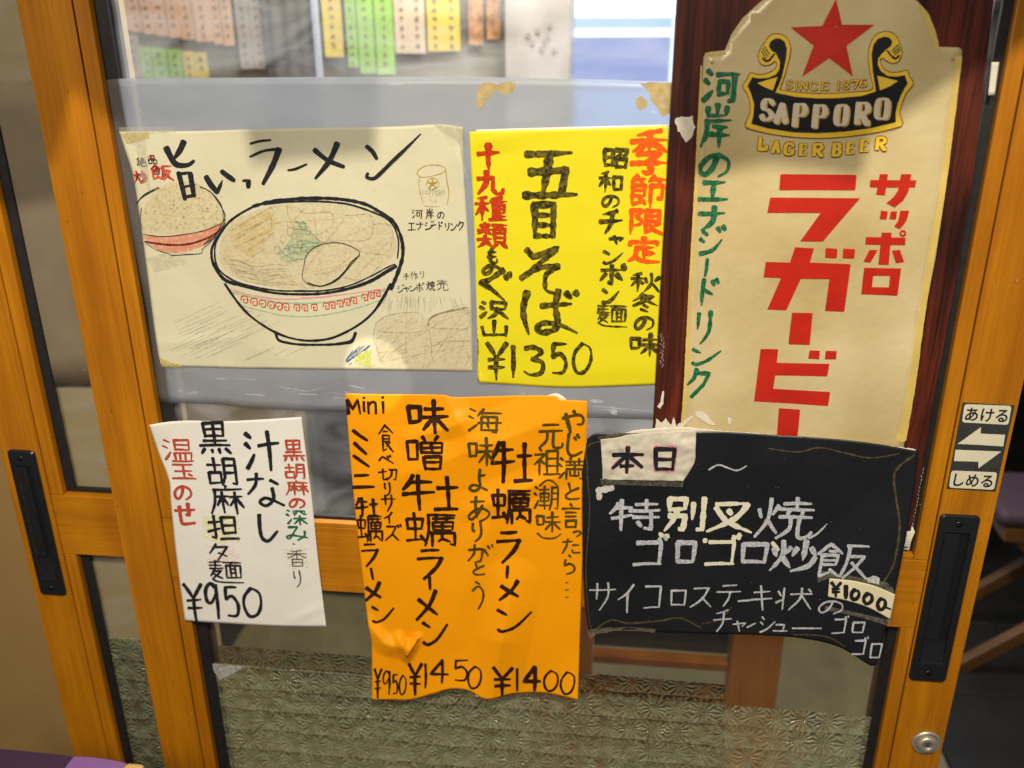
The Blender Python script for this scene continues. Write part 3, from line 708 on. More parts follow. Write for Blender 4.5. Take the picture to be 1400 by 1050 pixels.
class Ink:
    def __init__(s, surf, eps=.0006): s.surf = surf; s.v = []; s.f = []; s.eps = eps; s.k = 0; s.marks = []
    def ribbon(s, pts, w, taper=(0.9, 0.75), wob=0.12, cap=True, eps=None, contrast=0.0):
        if len(pts) < 2: return
        s.k += 1; s.marks.append((len(s.v), len(s.f)))
        e = (s.eps if eps is None else eps) + (s.k % 40)*1.2e-5
        n = len(pts); sd = random.random()*100
        L = [0.0]
        for a, b in zip(pts, pts[1:]): L.append(L[-1]+math.dist(a, b))
        tot = max(L[-1], 1e-6)
        base = len(s.v); dirs = []
        for i in range(n):
            a = pts[max(0, i-1)]; b = pts[min(n-1, i+1)]
            d = math.hypot(b[0]-a[0], b[1]-a[1]) or 1
            dirs.append(((b[0]-a[0])/d, (b[1]-a[1])/d))
        def wid(i):
            t = L[i]/tot
            k = taper[0]+(1-taper[0])*min(1, t*5) if t < .2 else 1
            if t > .6: k *= 1+(taper[1]-1)*((t-.6)/.4)
            if contrast: k *= 1-contrast+contrast*abs(dirs[i][1])**1.2
            return max(.15, w*k*(1+wob*noise.noise((L[i]*.14, sd, 0)))*.5)
        rows = []
        for i in range(n):
            h = wid(i); dx, dy = dirs[i]
            rows.append(((pts[i][0]+dy*h, pts[i][1]-dx*h), (pts[i][0]-dy*h, pts[i][1]+dx*h)))
        if cap:
            h = wid(0); dx, dy = dirs[0]; p = pts[0]
            rows.insert(0, ((p[0]-dx*h*.55+dy*h*.62, p[1]-dy*h*.55-dx*h*.62), (p[0]-dx*h*.55-dy*h*.62, p[1]-dy*h*.55+dx*h*.62)))
            h = wid(n-1); dx, dy = dirs[-1]; p = pts[-1]
            rows.append(((p[0]+dx*h*.55+dy*h*.62, p[1]+dy*h*.55-dx*h*.62), (p[0]+dx*h*.55-dy*h*.62, p[1]+dy*h*.55+dx*h*.62)))
        for a, b in rows: s.v += [s.surf.pt(*a, e), s.surf.pt(*b, e)]
        for i in range(len(rows)-1):
            q = base+2*i; s.f.append((q, q+1, q+3, q+2))
    def stroke(s, pts, w, smooth=False, step=2.2, **k):
        if smooth: c = catmull(pts, step)
        else:
            c = lin(pts, step)
        s.ribbon(c, w, **k)
    def poly(s, pts, eps=None):
        s.k += 1; s.marks.append((len(s.v), len(s.f)))
        e = (s.eps if eps is None else eps) + (s.k % 40)*1.2e-5
        base = len(s.v)
        s.v += [s.surf.pt(a, b, e) for a, b in pts]
        for t in tessellate_polygon([[Vector((a, b, 0)) for a, b in pts]]): s.f.append(tuple(base+i for i in t))
    def blob(s, cx, cy, rx, ry, n=14, jag=.15, eps=None):
        """a filled patch with an uneven outline, fanned so it follows the sheet"""
        s.k += 1; s.marks.append((len(s.v), len(s.f))); e = (s.eps if eps is None else eps)+(s.k % 40)*1.2e-5
        base = len(s.v); s.v.append(s.surf.pt(cx, cy, e))
        for ring in (.5, 1):
            for i in range(n):
                t = 2*math.pi*i/n; r = ring*(1+random.uniform(-jag, jag))
                s.v.append(s.surf.pt(cx+rx*r*math.cos(t), cy+ry*r*math.sin(t), e))
        for i in range(n):
            j = (i+1) % n
            s.f.append((base, base+1+i, base+1+j)); s.f.append((base+1+i, base+1+n+i, base+1+n+j, base+1+j))
    def glyph(s, ch, x0, y0, x1, y1, w, lean=None, jit=1.0, brushy=False):
        cx, cy = (x0+x1)/2, (y0+y1)/2
        if lean is None: lean = (718-cx)/3065.0
        W, H = x1-x0, y1-y0
        for st in G[ch].split('/'):
            sm = st[0] == '~'
            pts = []
            for t in st.lstrip('~').split():
                gx, gy = int(t[:2])/99.0, int(t[2:])/99.0
                x = x0+W*gx; y = y0+H*gy
                x += lean*(y-cy); y += .02*(x-cx)
                pts.append((x+random.gauss(0, .008*W*jit), y+random.gauss(0, .008*H*jit)))
            if not sm and len(pts) == 2 and math.dist(*pts) > 9:      # a hand never draws quite straight
                a, b = pts; d = random.uniform(-.025, .025)*jit
                m = ((a[0]+b[0])/2+(b[1]-a[1])*d, (a[1]+b[1])/2-(b[0]-a[0])*d); pts = [a, m, b]; sm = True
            horiz = abs(pts[-1][0]-pts[0][0]) > 2*abs(pts[-1][1]-pts[0][1])
            ww = w*(.82 if horiz else 1.0)*random.uniform(.92, 1.08)
            if brushy: s.stroke(pts, ww*1.08, smooth=sm, taper=(1.18, .38 if sm else .85), wob=.42)
            else: s.stroke(pts, ww, smooth=sm, taper=(1.10, .70), wob=.26)
    def text(s, chars, boxes, w, **k):
        for ch, b in zip(chars, boxes): s.glyph(ch, *b, w, **k)
    def done(s, name, mat, parent, split=False, **props):
        if not s.f: return None
        if split:
            marks = s.marks+[(len(s.v), len(s.f))]
            for (v0, f0), (v1, f1) in zip(marks, marks[1:]):
                if f1 == f0: continue
                me = bpy.data.meshes.new(name); me.from_pydata([tuple(v) for v in s.v[v0:v1]], [], [tuple(i-v0 for i in f) for f in s.f[f0:f1]]); me.update()
                link(name, me, mat, parent, **props)
            return None
        me = bpy.data.meshes.new(name); me.from_pydata([tuple(v) for v in s.v], [], s.f); me.update()
        o = link(name, me, mat, parent, **props)
        return o
def bump2(u, v, cx, cy, r): return math.exp(-((u-cx)**2+(v-cy)**2)/(2*r*r))
def crease(u, v, a, b, amp, w):
    dx, dy = b[0]-a[0], b[1]-a[1]; L2 = dx*dx+dy*dy
    t = max(0, min(1, ((u-a[0])*dx+(v-a[1])*dy)/L2))
    d = math.hypot(u-a[0]-t*dx, v-a[1]-t*dy)
    q = max(0, 1-d/w)
    return amp*q*(1-.6*abs(2*t-1))
def nz(u, v, s, seed=0): return noise.noise((u/s, v/s, seed))
def zc(x0, y0, sc): return lambda pts: [(x0+a/sc, y0+b/sc) for a, b in pts]
# ------------------------------------------------------------------ films on the glass
film_s = Surf(-.0127, lambda u, v: .0012*nz(u, v, 120, 3))
film = thing('frosted_film', 'wide greyish frosted film across the upper glass behind the ramen poster', 'window film')
sheet('film_sheet', film_s, [(140, 118), (157, 108), (350, 106), (500, 105), (700, 106), (930, 112)], [(930, 112), (905, 574)],
      [(217, 551), (300, 553), (330, 557), (400, 561), (465, 563), (640, 566), (800, 571), (905, 574)],
      [(140, 118), (150, 170), (182, 330), (200, 420), (203, 440), (212, 510), (217, 551)], M['film'], 60, 40, film, thick=.0002)
I = Ink(film_s, .0006)
for c in [((652, 147), (652, 125), (660, 114), (672, 113), (680, 116), (692, 112), (706, 114), (700, 128), (690, 130), (682, 124), (672, 128), (664, 138), (656, 150)),
          ((874, 114), (890, 112), (921, 114), (920, 155), (906, 160), (900, 150), (892, 140), (888, 128), (880, 118)),
          ((870, 135), (878, 131), (886, 140), (884, 147), (876, 151), (870, 145))]:
    c2 = []
    for a, b in zip(c, c[1:]+c[:1]):
        c2 += [a, ((a[0]+b[0])/2+random.uniform(-1.5, 1.5), (a[1]+b[1])/2+random.uniform(-1.5, 1.5))]
    I.poly(c2)
I.done('tape_residue', M['residue'], film, split=True)
I = Ink(film_s, .0008)
for x, y in ((905, 135), (908, 146), (894, 152)): I.blob(x, y, 3, 2, 10, .3)
I.done('bare_patch', M['scrape'], film, split=True)
I = Ink(film_s, .0006)
for k in range(26):
    x = random.uniform(240, 890); y = 508+(x-220)*.045+random.uniform(4, 30)
    if 640 < x < 700: continue
    I.stroke([(x, y), (x+random.uniform(4, 26), y+random.uniform(-2, 5))], random.uniform(.4, 1.5))
I.stroke([(803, 555), (830, 557), (895, 563)], .9); I.stroke([(808, 548), (824, 549)], 5)
I.stroke([(835, 562), (842, 566), (838, 556)], 5); I.stroke([(385, 529), (420, 535), (440, 531)], 1)
for k in range(10):
    x = random.uniform(505, 560); I.stroke([(x, 112+random.uniform(0, 4)), (x+random.uniform(6, 16), 113+random.uniform(0, 4))], .8)
I.done('scrape_mark', M['scrape'], film, kind='stuff')

bfilm_s = Surf(-(YB+.0185))
bfilm = thing('frosted_film', 'yellowed frosted film on the glass of the left-hand back door', 'window film')
sheet('film_sheet', bfilm_s, [(-30, 110), (60, 110)], [(100, 110), (180, 527)], [(58, 527), (180, 527)], [(-40, 110), (58, 527)], M['filmb'], 10, 10, bfilm, smooth_edges=False, thick=.0002)

star_s = Surf(-.0192, lambda u, v: .0006*nz(u, v, 60, 9))
st1 = thing('embossed_film', 'clear star-embossed film over the bottom of the front door glass', 'window film')
sheet('film_sheet', star_s, [(284, 905), (330, 909), (440, 918), (700, 940), (990, 963), (1205, 981)], [(1205, 981), (1180, 1120)], [(325, 1110), (1180, 1130)], [(284, 905), (325, 1110)], M['star'], 120, 60, st1, thick=0)
sheet('curled_corner', Surf(-.0175, lambda u, v: .004*max(0, (330-u)/45)), [(286, 907), (332, 911)], [(332, 911), (330, 915)], [(300, 930), (330, 915)], [(286, 907), (300, 930)], M['scrape'], 10, 6, st1, thick=0)
st2 = thing('embossed_film', 'inner star-embossed film behind the front glass, its top edge slightly higher', 'window film')
sheet('film_sheet', Surf(-.0262), [(286, 880), (350, 886), (700, 912), (992, 936)], [(992, 936), (985, 1120)], [(330, 1100), (985, 1120)], [(286, 880), (330, 1100)], M['star2'], 80, 40, st2, thick=0)
st3 = thing('embossed_film', 'star-embossed film on the narrow glass of the left-hand back door', 'window film')
sheet('film_sheet', Surf(-(YB+.0185)), [(130, 870), (200, 873)], [(200, 873), (236, 1100)], [(178, 1100), (236, 1100)], [(130, 870), (178, 1100)], M['star'], 30, 60, st3, thick=0, smooth_edges=False)

# ------------------------------------------------------------------ board and beer sign
board = thing('signboard', 'dark red-brown woodgrain board behind the beer sign, chipped white on its left edge', 'board')
bm = bmesh.new()
pr = [(.0565, .965), (.388, .965), (.386, 1.42), (.362, 1.80), (.0545, 1.80)]
va = [bm.verts.new((x, .0015, z)) for x, z in pr]; vb = [bm.verts.new((x, .0125, z)) for x, z in pr]
bm.faces.new(va); bm.faces.new(vb[::-1])
for i in range(5): bm.faces.new((va[i], vb[i], vb[(i+1) % 5], va[(i+1) % 5]))
bmesh.ops.recalc_face_normals(bm, faces=bm.faces)
mesh_bm('board_panel', bm, M['rose'], board)
board_s = Surf(-.0015)
I = Ink(board_s, .0005)
def ragged(pts, amp=1.6, n=3):
    out = []
    for a, b in zip(pts, pts[1:]+pts[:1]):
        out.append(a)
        for k in range(1, n): out.append((lerp(a[0], b[0], k/n)+random.uniform(-amp, amp), lerp(a[1], b[1], k/n)+random.uniform(-amp, amp)))
    return out
I.poly(ragged([(923, 163), (932, 159), (947, 158), (951, 174), (946, 187), (938, 195), (931, 184), (926, 175)], 1.5))
I.poly(ragged([(906, 534), (908, 535), (907, 552), (903, 559), (898, 556), (903, 550)], .8))
I.poly(ragged([(897, 572), (905, 578), (910, 571), (917, 581), (921, 570), (925, 583), (935, 574), (940, 567), (945, 568), (940, 577), (930, 588), (897, 590)], 1.2))
I.done('chip', M['scrap'], board, split=True)
I = Ink(board_s, .0004)
for k in range(22): I.stroke([(903+random.uniform(-2, 6), 455+k*2.1), (904+random.uniform(-2, 6), 458+k*2.1)], random.uniform(.4, 1.3))
for k in range(16): x = 1280-k*2; I.stroke([(1262-k*.9+random.uniform(-1, 1), 640+k*5), (1262-k*.9, 643+k*5)], 1.2)
I.done('scuff', M['scrape'], board, kind='stuff')

sign_s = Surf(.0012, lambda u, v: .0013*math.sin(v/34+u/260)+.0012*nz(u, v, 75, 2)+.0005*nz(u*.35, v, 22, 8)+.0035*max(0, (v-540)/70)**2*(.6+.4*math.sin(u/40)))
sign = thing('beer_sign', 'tall cream beer sign with a red star, gold-edged crest and big red katakana', 'sign')
ZS = 4.774
Z6 = zc(1000, 0, ZS)
outl = [(932, 588), (936, 524), (941, 412), (949, 262), (957.5, 150), (962, 78), (965, 73), (970, 71), (991, 69), (1000, 47), (1015, 25), (1037, 5), (1062, -14), (1095, -30), (1135, -38), (1175, -36), (1213, -24), (1240, -10), (1257, 4),
        (1270, 22), (1280, 45), (1284, 64), (1311, 65), (1315, 68), (1315.5, 73), (1304, 165), (1292.5, 262), (1279, 354), (1265, 424), (1250, 524), (1241, 569), (1234, 622), (1100, 616), (930, 604)]
def fill_sheet(name, surf, outline, mat, parent, thick, cell=9, eps=0.0):
    """a flat cut shape whose inside follows the sheet: grid points inside the outline, triangulated with it"""
    from mathutils.geometry import delaunay_2d_cdt
    o2 = lin(outline+[outline[0]], 6)[:-1]
    n = len(o2)
    def inside(x, y):
        c = False; j = n-1
        for i in range(n):
            xi, yi = o2[i]; xj, yj = o2[j]
            if (yi > y) != (yj > y) and x < (xj-xi)*(y-yi)/(yj-yi)+xi: c = not c
            j = i
        return c
    xs = [p[0] for p in o2]; ys = [p[1] for p in o2]
    pts = list(o2); y = min(ys)+cell/2
    while y < max(ys):
        x = min(xs)+cell/2
        while x < max(xs):
            if inside(x, y) and min(math.hypot(x-a, y-b) for a, b in o2) > cell*.4: pts.append((x, y))
            x += cell
        y += cell
    vo, eo, fo, *_ = delaunay_2d_cdt([Vector(p) for p in pts], [(i, (i+1) % n) for i in range(n)], [], 1, 1e-5)
    bm = bmesh.new(); vs = [bm.verts.new(surf.pt(v.x, v.y, eps)) for v in vo]
    for f in fo:
        try: bm.faces.new([vs[i] for i in f])
        except ValueError: pass
    bmesh.ops.recalc_face_normals(bm, faces=bm.faces)
    if sum(f.normal.y for f in bm.faces) > 0: bmesh.ops.reverse_faces(bm, faces=bm.faces)
    o = mesh_bm(name, bm, mat, parent, smooth=True)
    if thick:
        md = o.modifiers.new('thickness', 'SOLIDIFY'); md.thickness = thick; md.offset = -1
    return o
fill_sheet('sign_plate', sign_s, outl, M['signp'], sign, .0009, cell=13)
def ridge(pts, name, mat, w=2.5):
    I = Ink(sign_s, .0009); I.stroke(pts, w, smooth=True, taper=(1, 1), wob=.02); I.done(name, mat, sign)
I = Ink(sign_s, .0003)
I.stroke([(1311, 78), (1288, 262), (1261, 424), (1246, 524), (1232, 600)], 9, smooth=True, taper=(1, 1.6), wob=.1)
I.stroke([(1259, 8), (1269, 28), (1277, 50), (1280, 66)], 8, smooth=True, taper=(.3, 1), wob=.2)
I.stroke([(959, 90), (953, 230), (943, 412), (938, 524), (934, 580)], 5, smooth=True, taper=(.4, 1.3), wob=.2)
I.stroke([(965, 74), (992, 73)], 4, smooth=True)
I.done('yellowed_edge', M['signy'], sign, split=True)
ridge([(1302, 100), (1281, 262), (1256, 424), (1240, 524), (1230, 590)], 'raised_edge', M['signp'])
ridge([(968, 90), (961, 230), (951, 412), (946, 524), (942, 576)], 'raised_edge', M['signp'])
for x, y in ((1302, 80), (973, 85)):
    h = sign_s.pt(x, y)
    lathe('nail', [(.0022, 0), (.0020, .0008), (.0008, .0014), (.0001, .0014)], h, (0, -1, 0), M['residue'], sign, n=16)

I = Ink(sign_s, .0008)
R = I.poly
star = Z6([(683, -10), (722, 162), (932, 162), (751, 298), (792, 497), (637, 378), (460, 500), (537, 298), (386, 178), (592, 170)])
R(star)
I.done('red_star', M['red'], sign)
I = Ink(sign_s, .0008); R = I.poly
R([(1067, 239), (1069, 238), (1170, 239), (1171, 240), (1169.5, 259), (1168, 260), (1066.5, 260), (1065.5, 259)])
R([(1053, 270), (1176, 271), (1125, 330), (1094, 330), (1122, 291), (1049, 291)])
R([(1087, 338), (1113, 339.5), (1107, 359), (1162, 361), (1163, 362), (1154.5, 425), (1153, 426), (1128, 425), (1134, 381.5), (1095, 381), (1075, 424), (1049, 423), (1068, 380), (1044, 379), (1047, 358), (1080, 359)])
for q in ([(1129, 339.5), (1130, 339), (1144, 340), (1145, 341), (1144, 352), (1143, 353), (1129, 352.5), (1128, 351.5)], [(1153, 340), (1168, 340.5), (1169, 342), (1168, 352.5), (1167, 353.5), (1153, 353), (1152, 352)],
          [(1083, 427.5), (1111, 428), (1107, 471.5), (1079, 470.5), (1078, 469)],
          [(1040, 477), (1064, 477.5), (1062, 496), (1134, 497.5), (1131, 514.5), (1060, 513), (1057, 531.5), (1135, 536), (1132, 555), (1031, 548.5)],
          [(1107, 479), (1121, 479.5), (1120, 491), (1105, 490)], [(1129, 479.5), (1144, 480), (1143, 491), (1128, 491)],
          [(1065, 558), (1094, 560), (1090, 600), (1062, 598)],
          [(1190, 246), (1253, 246.5), (1251, 256), (1189, 256)], [(1203, 238), (1214, 238), (1210, 267), (1198, 266)], [(1232, 238), (1246, 238), (1242, 262), (1235, 274), (1223, 283.5), (1212, 277.5), (1222, 269), (1228, 260)],
          [(1204.5, 288), (1214, 289), (1212, 300), (1203, 299.5)], [(1218, 289), (1226.5, 289), (1225, 300), (1216, 299.5)], [(1231, 288), (1243, 288), (1240, 300), (1235, 308), (1230, 313), (1222.5, 309.5), (1228, 302)],
          [(1184, 324), (1238, 325), (1237.5, 335), (1183, 334)], [(1205.5, 318), (1219, 318), (1215, 362), (1201, 361.5)], [(1189, 341.5), (1200, 342), (1190, 359), (1180.5, 357.5)], [(1219.5, 342.5), (1230.5, 341.5), (1236, 358), (1225, 359.5)]): R(q)
# ring of the po and the square ro
def ring(o, i_):
    b = len(I.v); I.k += 1; e = I.eps+(I.k % 40)*1.2e-5
    I.v += [sign_s.pt(*p, e) for p in o]+[sign_s.pt(*p, e) for p in i_]; n = len(o)
    for k in range(n): I.f.append((b+k, b+(k+1) % n, b+n+(k+1) % n, b+n+k))
ring([(1234.5+4.6*math.cos(t*.3927), 319+4.6*math.sin(t*.3927)) for t in range(16)], [(1234.5+2*math.cos(t*.3927), 319+2*math.sin(t*.3927)) for t in range(16)])
ring([(1181.5, 366), (1232, 367), (1227, 404), (1177.5, 402)], [(1194, 376.5), (1217, 377), (1215.5, 393), (1192, 392.5)])
I.done('katakana_lettering', M['red'], sign)
# crest
def oline(pts, w, mat, name, eps=.0008, closed=False):
    I = Ink(sign_s, eps); p = catmull(pts+([pts[0]] if closed else []), 2); I.ribbon(p, w, taper=(1, 1), wob=0, cap=False); I.done(name, mat, sign)
gold_out = Z6([(314, 586), (345, 500), (378, 380), (386, 310), (370, 260), (335, 228), (290, 219), (250, 232), (222, 268), (188, 318), (174, 370), (188, 412), (222, 428), (258, 418), (282, 400), (296, 412), (290, 440), (262, 464), (215, 482), (165, 484), (124, 474),
               (98, 520), (72, 562), (100, 610), (120, 670), (118, 740), (90, 826), (180, 858), (330, 886), (490, 900), (640, 900), (800, 886), (960, 862), (1112, 820), (1100, 740), (1110, 690), (1140, 610), (1188, 546), (1164, 500), (1146, 458),
               (1100, 468), (1040, 470), (1000, 452), (978, 420), (972, 390), (986, 378), (1010, 396), (1050, 413), (1090, 400), (1113, 350), (1106, 300), (1080, 240), (1046, 212), (1005, 204), (955, 218), (918, 260), (898, 320), (894, 380), (905, 480), (918, 580),
               (800, 600), (620, 610), (450, 602)])
I = Ink(sign_s, .0012); I.poly(gold_out); I.done('crest_gold', M['gold'], sign)
oline(gold_out, .9, M['maroon'], 'crest_outline', .0018, True)
blk = Z6([(286, 604), (330, 500), (356, 380), (362, 315), (348, 272), (318, 250), (284, 252), (256, 270), (244, 300), (262, 330), (290, 345), (300, 370), (316, 400), (314, 450), (290, 486), (240, 508), (180, 512), (136, 504), (106, 560), (128, 610), (148, 680), (144, 750), (130, 808), (240, 838), (400, 862), (560, 868), (720, 862), (900, 838), (1072, 796),
          (1072, 730), (1086, 670), (1110, 610), (1150, 542), (1132, 490), (1080, 500), (1020, 496), (975, 462), (955, 420), (958, 380), (985, 345), (1010, 322), (1040, 300), (1050, 268), (1030, 244), (995, 238), (955, 254), (928, 290), (914, 350), (922, 460), (944, 596), (850, 626), (700, 640), (560, 642), (420, 632)])
I = Ink(sign_s, .0020); I.poly(blk); I.done('crest_black', M['signblk'], sign)
I = Ink(sign_s, .0026)
I.poly(Z6([(302, 502), (168, 542), (210, 566), (270, 590)])); I.poly(Z6([(952, 494), (1086, 528), (1040, 560), (970, 590)]))
I.done('crest_wedge', M['gold'], sign, split=True)
I = Ink(sign_s, .0022)
for a, b in (((214, 300), (248, 352)), ((204, 316), (238, 366)), ((196, 334), (228, 380))): I.stroke(Z6([a, b]), 1.6)
for a, b in (((1092, 290), (1046, 330)), ((1100, 306), (1054, 344)), ((1104, 322), (1062, 360))): I.stroke(Z6([a, b]), 1.6)
I.done('crest_stripe', M['letterg'], sign)
I = Ink(sign_s, .0022); I.stroke(Z6([(252, 384), (282, 350)]), 2.4); I.stroke(Z6([(1018, 330), (1046, 368)]), 2.4); I.stroke(Z6([(204, 378), (226, 398), (254, 388)]), 3, smooth=True); I.stroke(Z6([(1048, 368), (1072, 382), (1094, 360)]), 3, smooth=True)
I.done('crest_black', M['signblk'], sign)
def letters(word, boxes, w, mat, name, eps, dx=0, dy=0, con=.5, ins=0.0):
    I = Ink(sign_s, eps)
    for ch, (a, b, c, d) in zip(word, boxes):
        pts0 = Z6([(a, b), (c, d)]); x0, y0 = pts0[0]; x1, y1 = pts0[1]; x0 += ins; x1 -= ins; y0 += ins*.5; y1 -= ins*.5
        for st in G[ch].split('/'):
            sm = st[0] == '~'
            pts = [(x0+(x1-x0)*int(t[:2])/99+dx-.10*(y0+(y1-y0)*int(t[2:])/99-(y0+y1)/2), y0+(y1-y0)*int(t[2:])/99+dy) for t in st.lstrip('~').split()]
            vert = abs(pts[0][1]-pts[-1][1]) > abs(pts[0][0]-pts[-1][0]) or sm
            I.stroke(pts, w if vert else w*.42, smooth=sm, taper=(1, 1), wob=0, step=1.0, contrast=con if sm else 0)
    I.done(name, mat, sign)
SB = [(180, 640, 290, 790), (275, 672, 378, 806), (384, 672, 500, 828), (512, 680, 632, 836), (664, 676, 770, 824), (790, 664, 912, 812), (928, 634, 1040, 784)]
letters('SAPPORO', SB, 9.2, M['gold'], 'letter_shadow', .0030, 1.1, 1.1, con=.62, ins=2.6)
letters('SAPPORO', SB, 9.8, M['signblk'], 'letter_outline', .0033, con=.5, ins=2.6)
letters('SAPPORO', SB, 8.6, M['letterc'], 'letters', .0037, con=.62, ins=2.6)
LB = [(a-6, b-6, c_+8, d_+4) for a, b, c_, d_ in [(168, 896, 236, 976), (262, 922, 318, 996), (342, 936, 408, 1008), (436, 940, 496, 1014), (520, 942, 598, 1016), (652, 938, 716, 1016), (742, 932, 806, 1004), (832, 912, 900, 990), (932, 898, 1010, 976)]]
letters('LAGERBEER', LB, 7.2, M['maroon'], 'letter_outline', .0012, con=.2, ins=1.8)
letters('LAGERBEER', LB, 5.2, M['gold'], 'letters', .0018, con=.35, ins=1.8)
CB = [(a-3, b-4, c_+5, d_+3) for a, b, c_, d_ in [(358, 528, 400, 576), (414, 532, 436, 580), (446, 536, 500, 584), (512, 540, 560, 586), (580, 540, 640, 586), (686, 536, 712, 584), (726, 532, 768, 582), (782, 526, 828, 574), (838, 518, 880, 566)]]
letters('SINCE1876', CB, 3.8, M['maroon'], 'letter_outline', .0012)
letters('SINCE1876', CB, 2.0, M['gold'], 'letters', .0018)
I = Ink(sign_s, .0010)
for ch, b in zip('河岸のエナジ', [(961, 95, 1010, 141), (959, 142, 1000, 201), (957, 209, 996, 243), (955, 246, 996, 275), (954, 281, 991, 316), (955, 309, 991, 348)]): I.glyph(ch, *b, 6.4 if ch != 'ジ' else 5, brushy=True)
I.stroke([(967, 354), (966, 366), (964, 377)], 5)
for ch, b in zip('ドリンク', [(952, 380, 984, 418), (950, 423, 975, 471), (945, 474, 985, 499), (938, 503, 972, 543)]): I.glyph(ch, *b, 5, brushy=True)
I.done('green_lettering', M['green'], sign)
I = Ink(sign_s, .0010)
I.poly(ragged([(950, 562), (958, 562), (966, 566), (972, 575), (979, 582), (972, 581), (960, 575), (953, 570)], .8)); I.blob(997, 575, 3, 5, 10, .3)
I.stroke([(946, 570), (938, 576), (930, 584)], 5)
I.done('torn_remnant', M['scrap'], sign, split=True)

# ------------------------------------------------------------------ cream ramen poster
cream_s = Surf(-.0105, lambda u, v: .0010*nz(u, v, 140, 1)+.0006*nz(u, v, 45, 5)+crease(u, v, (515, 170), (523, 330), .0012, 30)+crease(u, v, (215, 470), (330, 462), .0014, 9)+crease(u, v, (300, 460), (440, 508), .001, 25)+crease(u, v, (618, 178), (632, 250), .0014, 9)
               + .004*max(0, 1-math.hypot(u-633, v-174)/24))
cr_ = thing('ramen_poster', 'cream poster with a hand-drawn ramen bowl, rice bowl and beer can', 'poster')
sheet('poster_sheet', cream_s, [(163, 180), (200, 179.5), (267, 179), (350, 176.5), (435, 174.5), (540, 173), (600, 170), (633, 174)],
      [(633, 174), (635, 250), (643, 380), (646, 508)], [(221, 501), (270, 502), (350, 504), (440, 505), (540, 506), (646, 508)],
      [(163, 180), (171, 205), (182, 240), (190, 290), (200, 362), (210, 440), (217, 487), (221, 501)], M['cream'], 110, 80, cr_)
T1 = zc(160, 165, 5.385); T2 = zc(300, 260, 5.385); T4 = zc(440, 360, 6.364); T3 = zc(530, 200, 10.715)
I = Ink(cream_s)
I.stroke(T1([(362, 200), (392, 262), (430, 318), (482, 330), (530, 322), (566, 295)]), 8, smooth=True, taper=(1.1, .5)); I.stroke(T1([(490, 155), (462, 218), (420, 278)]), 8.2, smooth=True, taper=(1.1, .4))
I.stroke(T1([(452, 382), (478, 480), (500, 580)]), 7, smooth=True); I.stroke(T1([(452, 392), (540, 382)]), 4.2); I.stroke(T1([(538, 386), (552, 470), (566, 556)]), 7.4, smooth=True); I.stroke(T1([(478, 490), (546, 476)]), 3.6); I.stroke(T1([(500, 562), (576, 548)]), 4.8)
I.stroke(T1([(655, 412), (690, 470), (738, 528)]), 8.2, smooth=True); I.stroke(T1([(738, 528), (758, 480), (775, 440)]), 5, taper=(1, .3)); I.stroke(T1([(770, 372), (812, 405), (862, 440)]), 7.4, smooth=True)
I.stroke(T1([(926, 442), (975, 438)]), 3.6); I.stroke(T1([(968, 440), (966, 490)]), 7)
I.stroke(T1([(980, 170), (1050, 150), (1130, 142)]), 3.4, smooth=True); I.stroke(T1([(978, 266), (1080, 222), (1200, 208)]), 3.6, smooth=True, taper=(.7, 1.2)); I.stroke(T1([(1190, 210), (1150, 320), (1074, 466)]), 7.6, smooth=True, taper=(1.2, .6))
I.stroke(T1([(1258, 364), (1310, 356), (1396, 320)]), 3.4, smooth=True)
I.stroke([(430, 205), (448, 219), (470, 228)], 6.4, smooth=True, taper=(1.1, .8)); I.stroke([(461, 196), (450, 220), (431, 244)], 7.2, smooth=True, taper=(1.2, .5))
I.stroke([(501, 200), (509, 207), (515, 217)], 6.4, smooth=True); I.stroke([(503, 237), (501, 242), (511, 244), (522, 235), (535, 222), (556, 202), (575, 183)], 5.4, smooth=True, taper=(.8, .35))
I.done('title_lettering', M['ink'], cr_)
I = Ink(cream_s)      # the bowl
I.stroke(T2([(240, 125), (150, 175), (70, 235), (10, 310), (-30, 370), (-58, 440), (-52, 520), (-20, 590), (40, 660), (120, 690)]), 3.4, smooth=True, taper=(.8, 1.6), wob=.3)
I.stroke(T2([(245, 120), (370, 85), (500, 68), (640, 60), (800, 60), (950, 74), (1080, 105), (1180, 160), (1270, 220), (1320, 300), (1348, 400), (1346, 500), (1312, 610), (1262, 730)]), 4.6, smooth=True, taper=(.9, 1.1), wob=.5)
I.stroke(T2([(330, 105), (470, 88), (640, 82), (800, 86), (950, 104), (1100, 150), (1230, 210), (1290, 280), (1318, 380), (1310, 500)]), 2.6, smooth=True, wob=.3)
I.stroke(T2([(20, 300), (-30, 400), (-30, 520), (10, 600), (120, 672), (260, 712), (420, 738), (600, 742), (780, 738), (960, 700), (1120, 630), (1230, 570), (1290, 545)]), 2.4, smooth=True, wob=.3)
I.stroke(T2([(20, 650), (120, 690), (260, 728), (420, 758), (600, 766), (780, 758), (960, 722), (1110, 670), (1230, 600), (1300, 560)]), 3.4, smooth=True, taper=(1, 1.6), wob=.4)
I.stroke(T2([(40, 690), (130, 820), (220, 920), (330, 1000), (430, 1055), (540, 1092), (660, 1108), (800, 1095), (920, 1050), (1040, 980), (1130, 900), (1200, 800), (1260, 690)]), 3.2, smooth=True, taper=(1.2, 1.3), wob=.3)
I.stroke([(377, 455), (380, 464), (390, 468), (412, 471), (450, 471), (470, 469), (481, 466), (486, 455)], 3.2, smooth=True, taper=(1.3, 1.5), wob=.3)
I.done('bowl_outline', M['ink'], cr_)
I = Ink(cream_s, .0005)   # coloured crayon
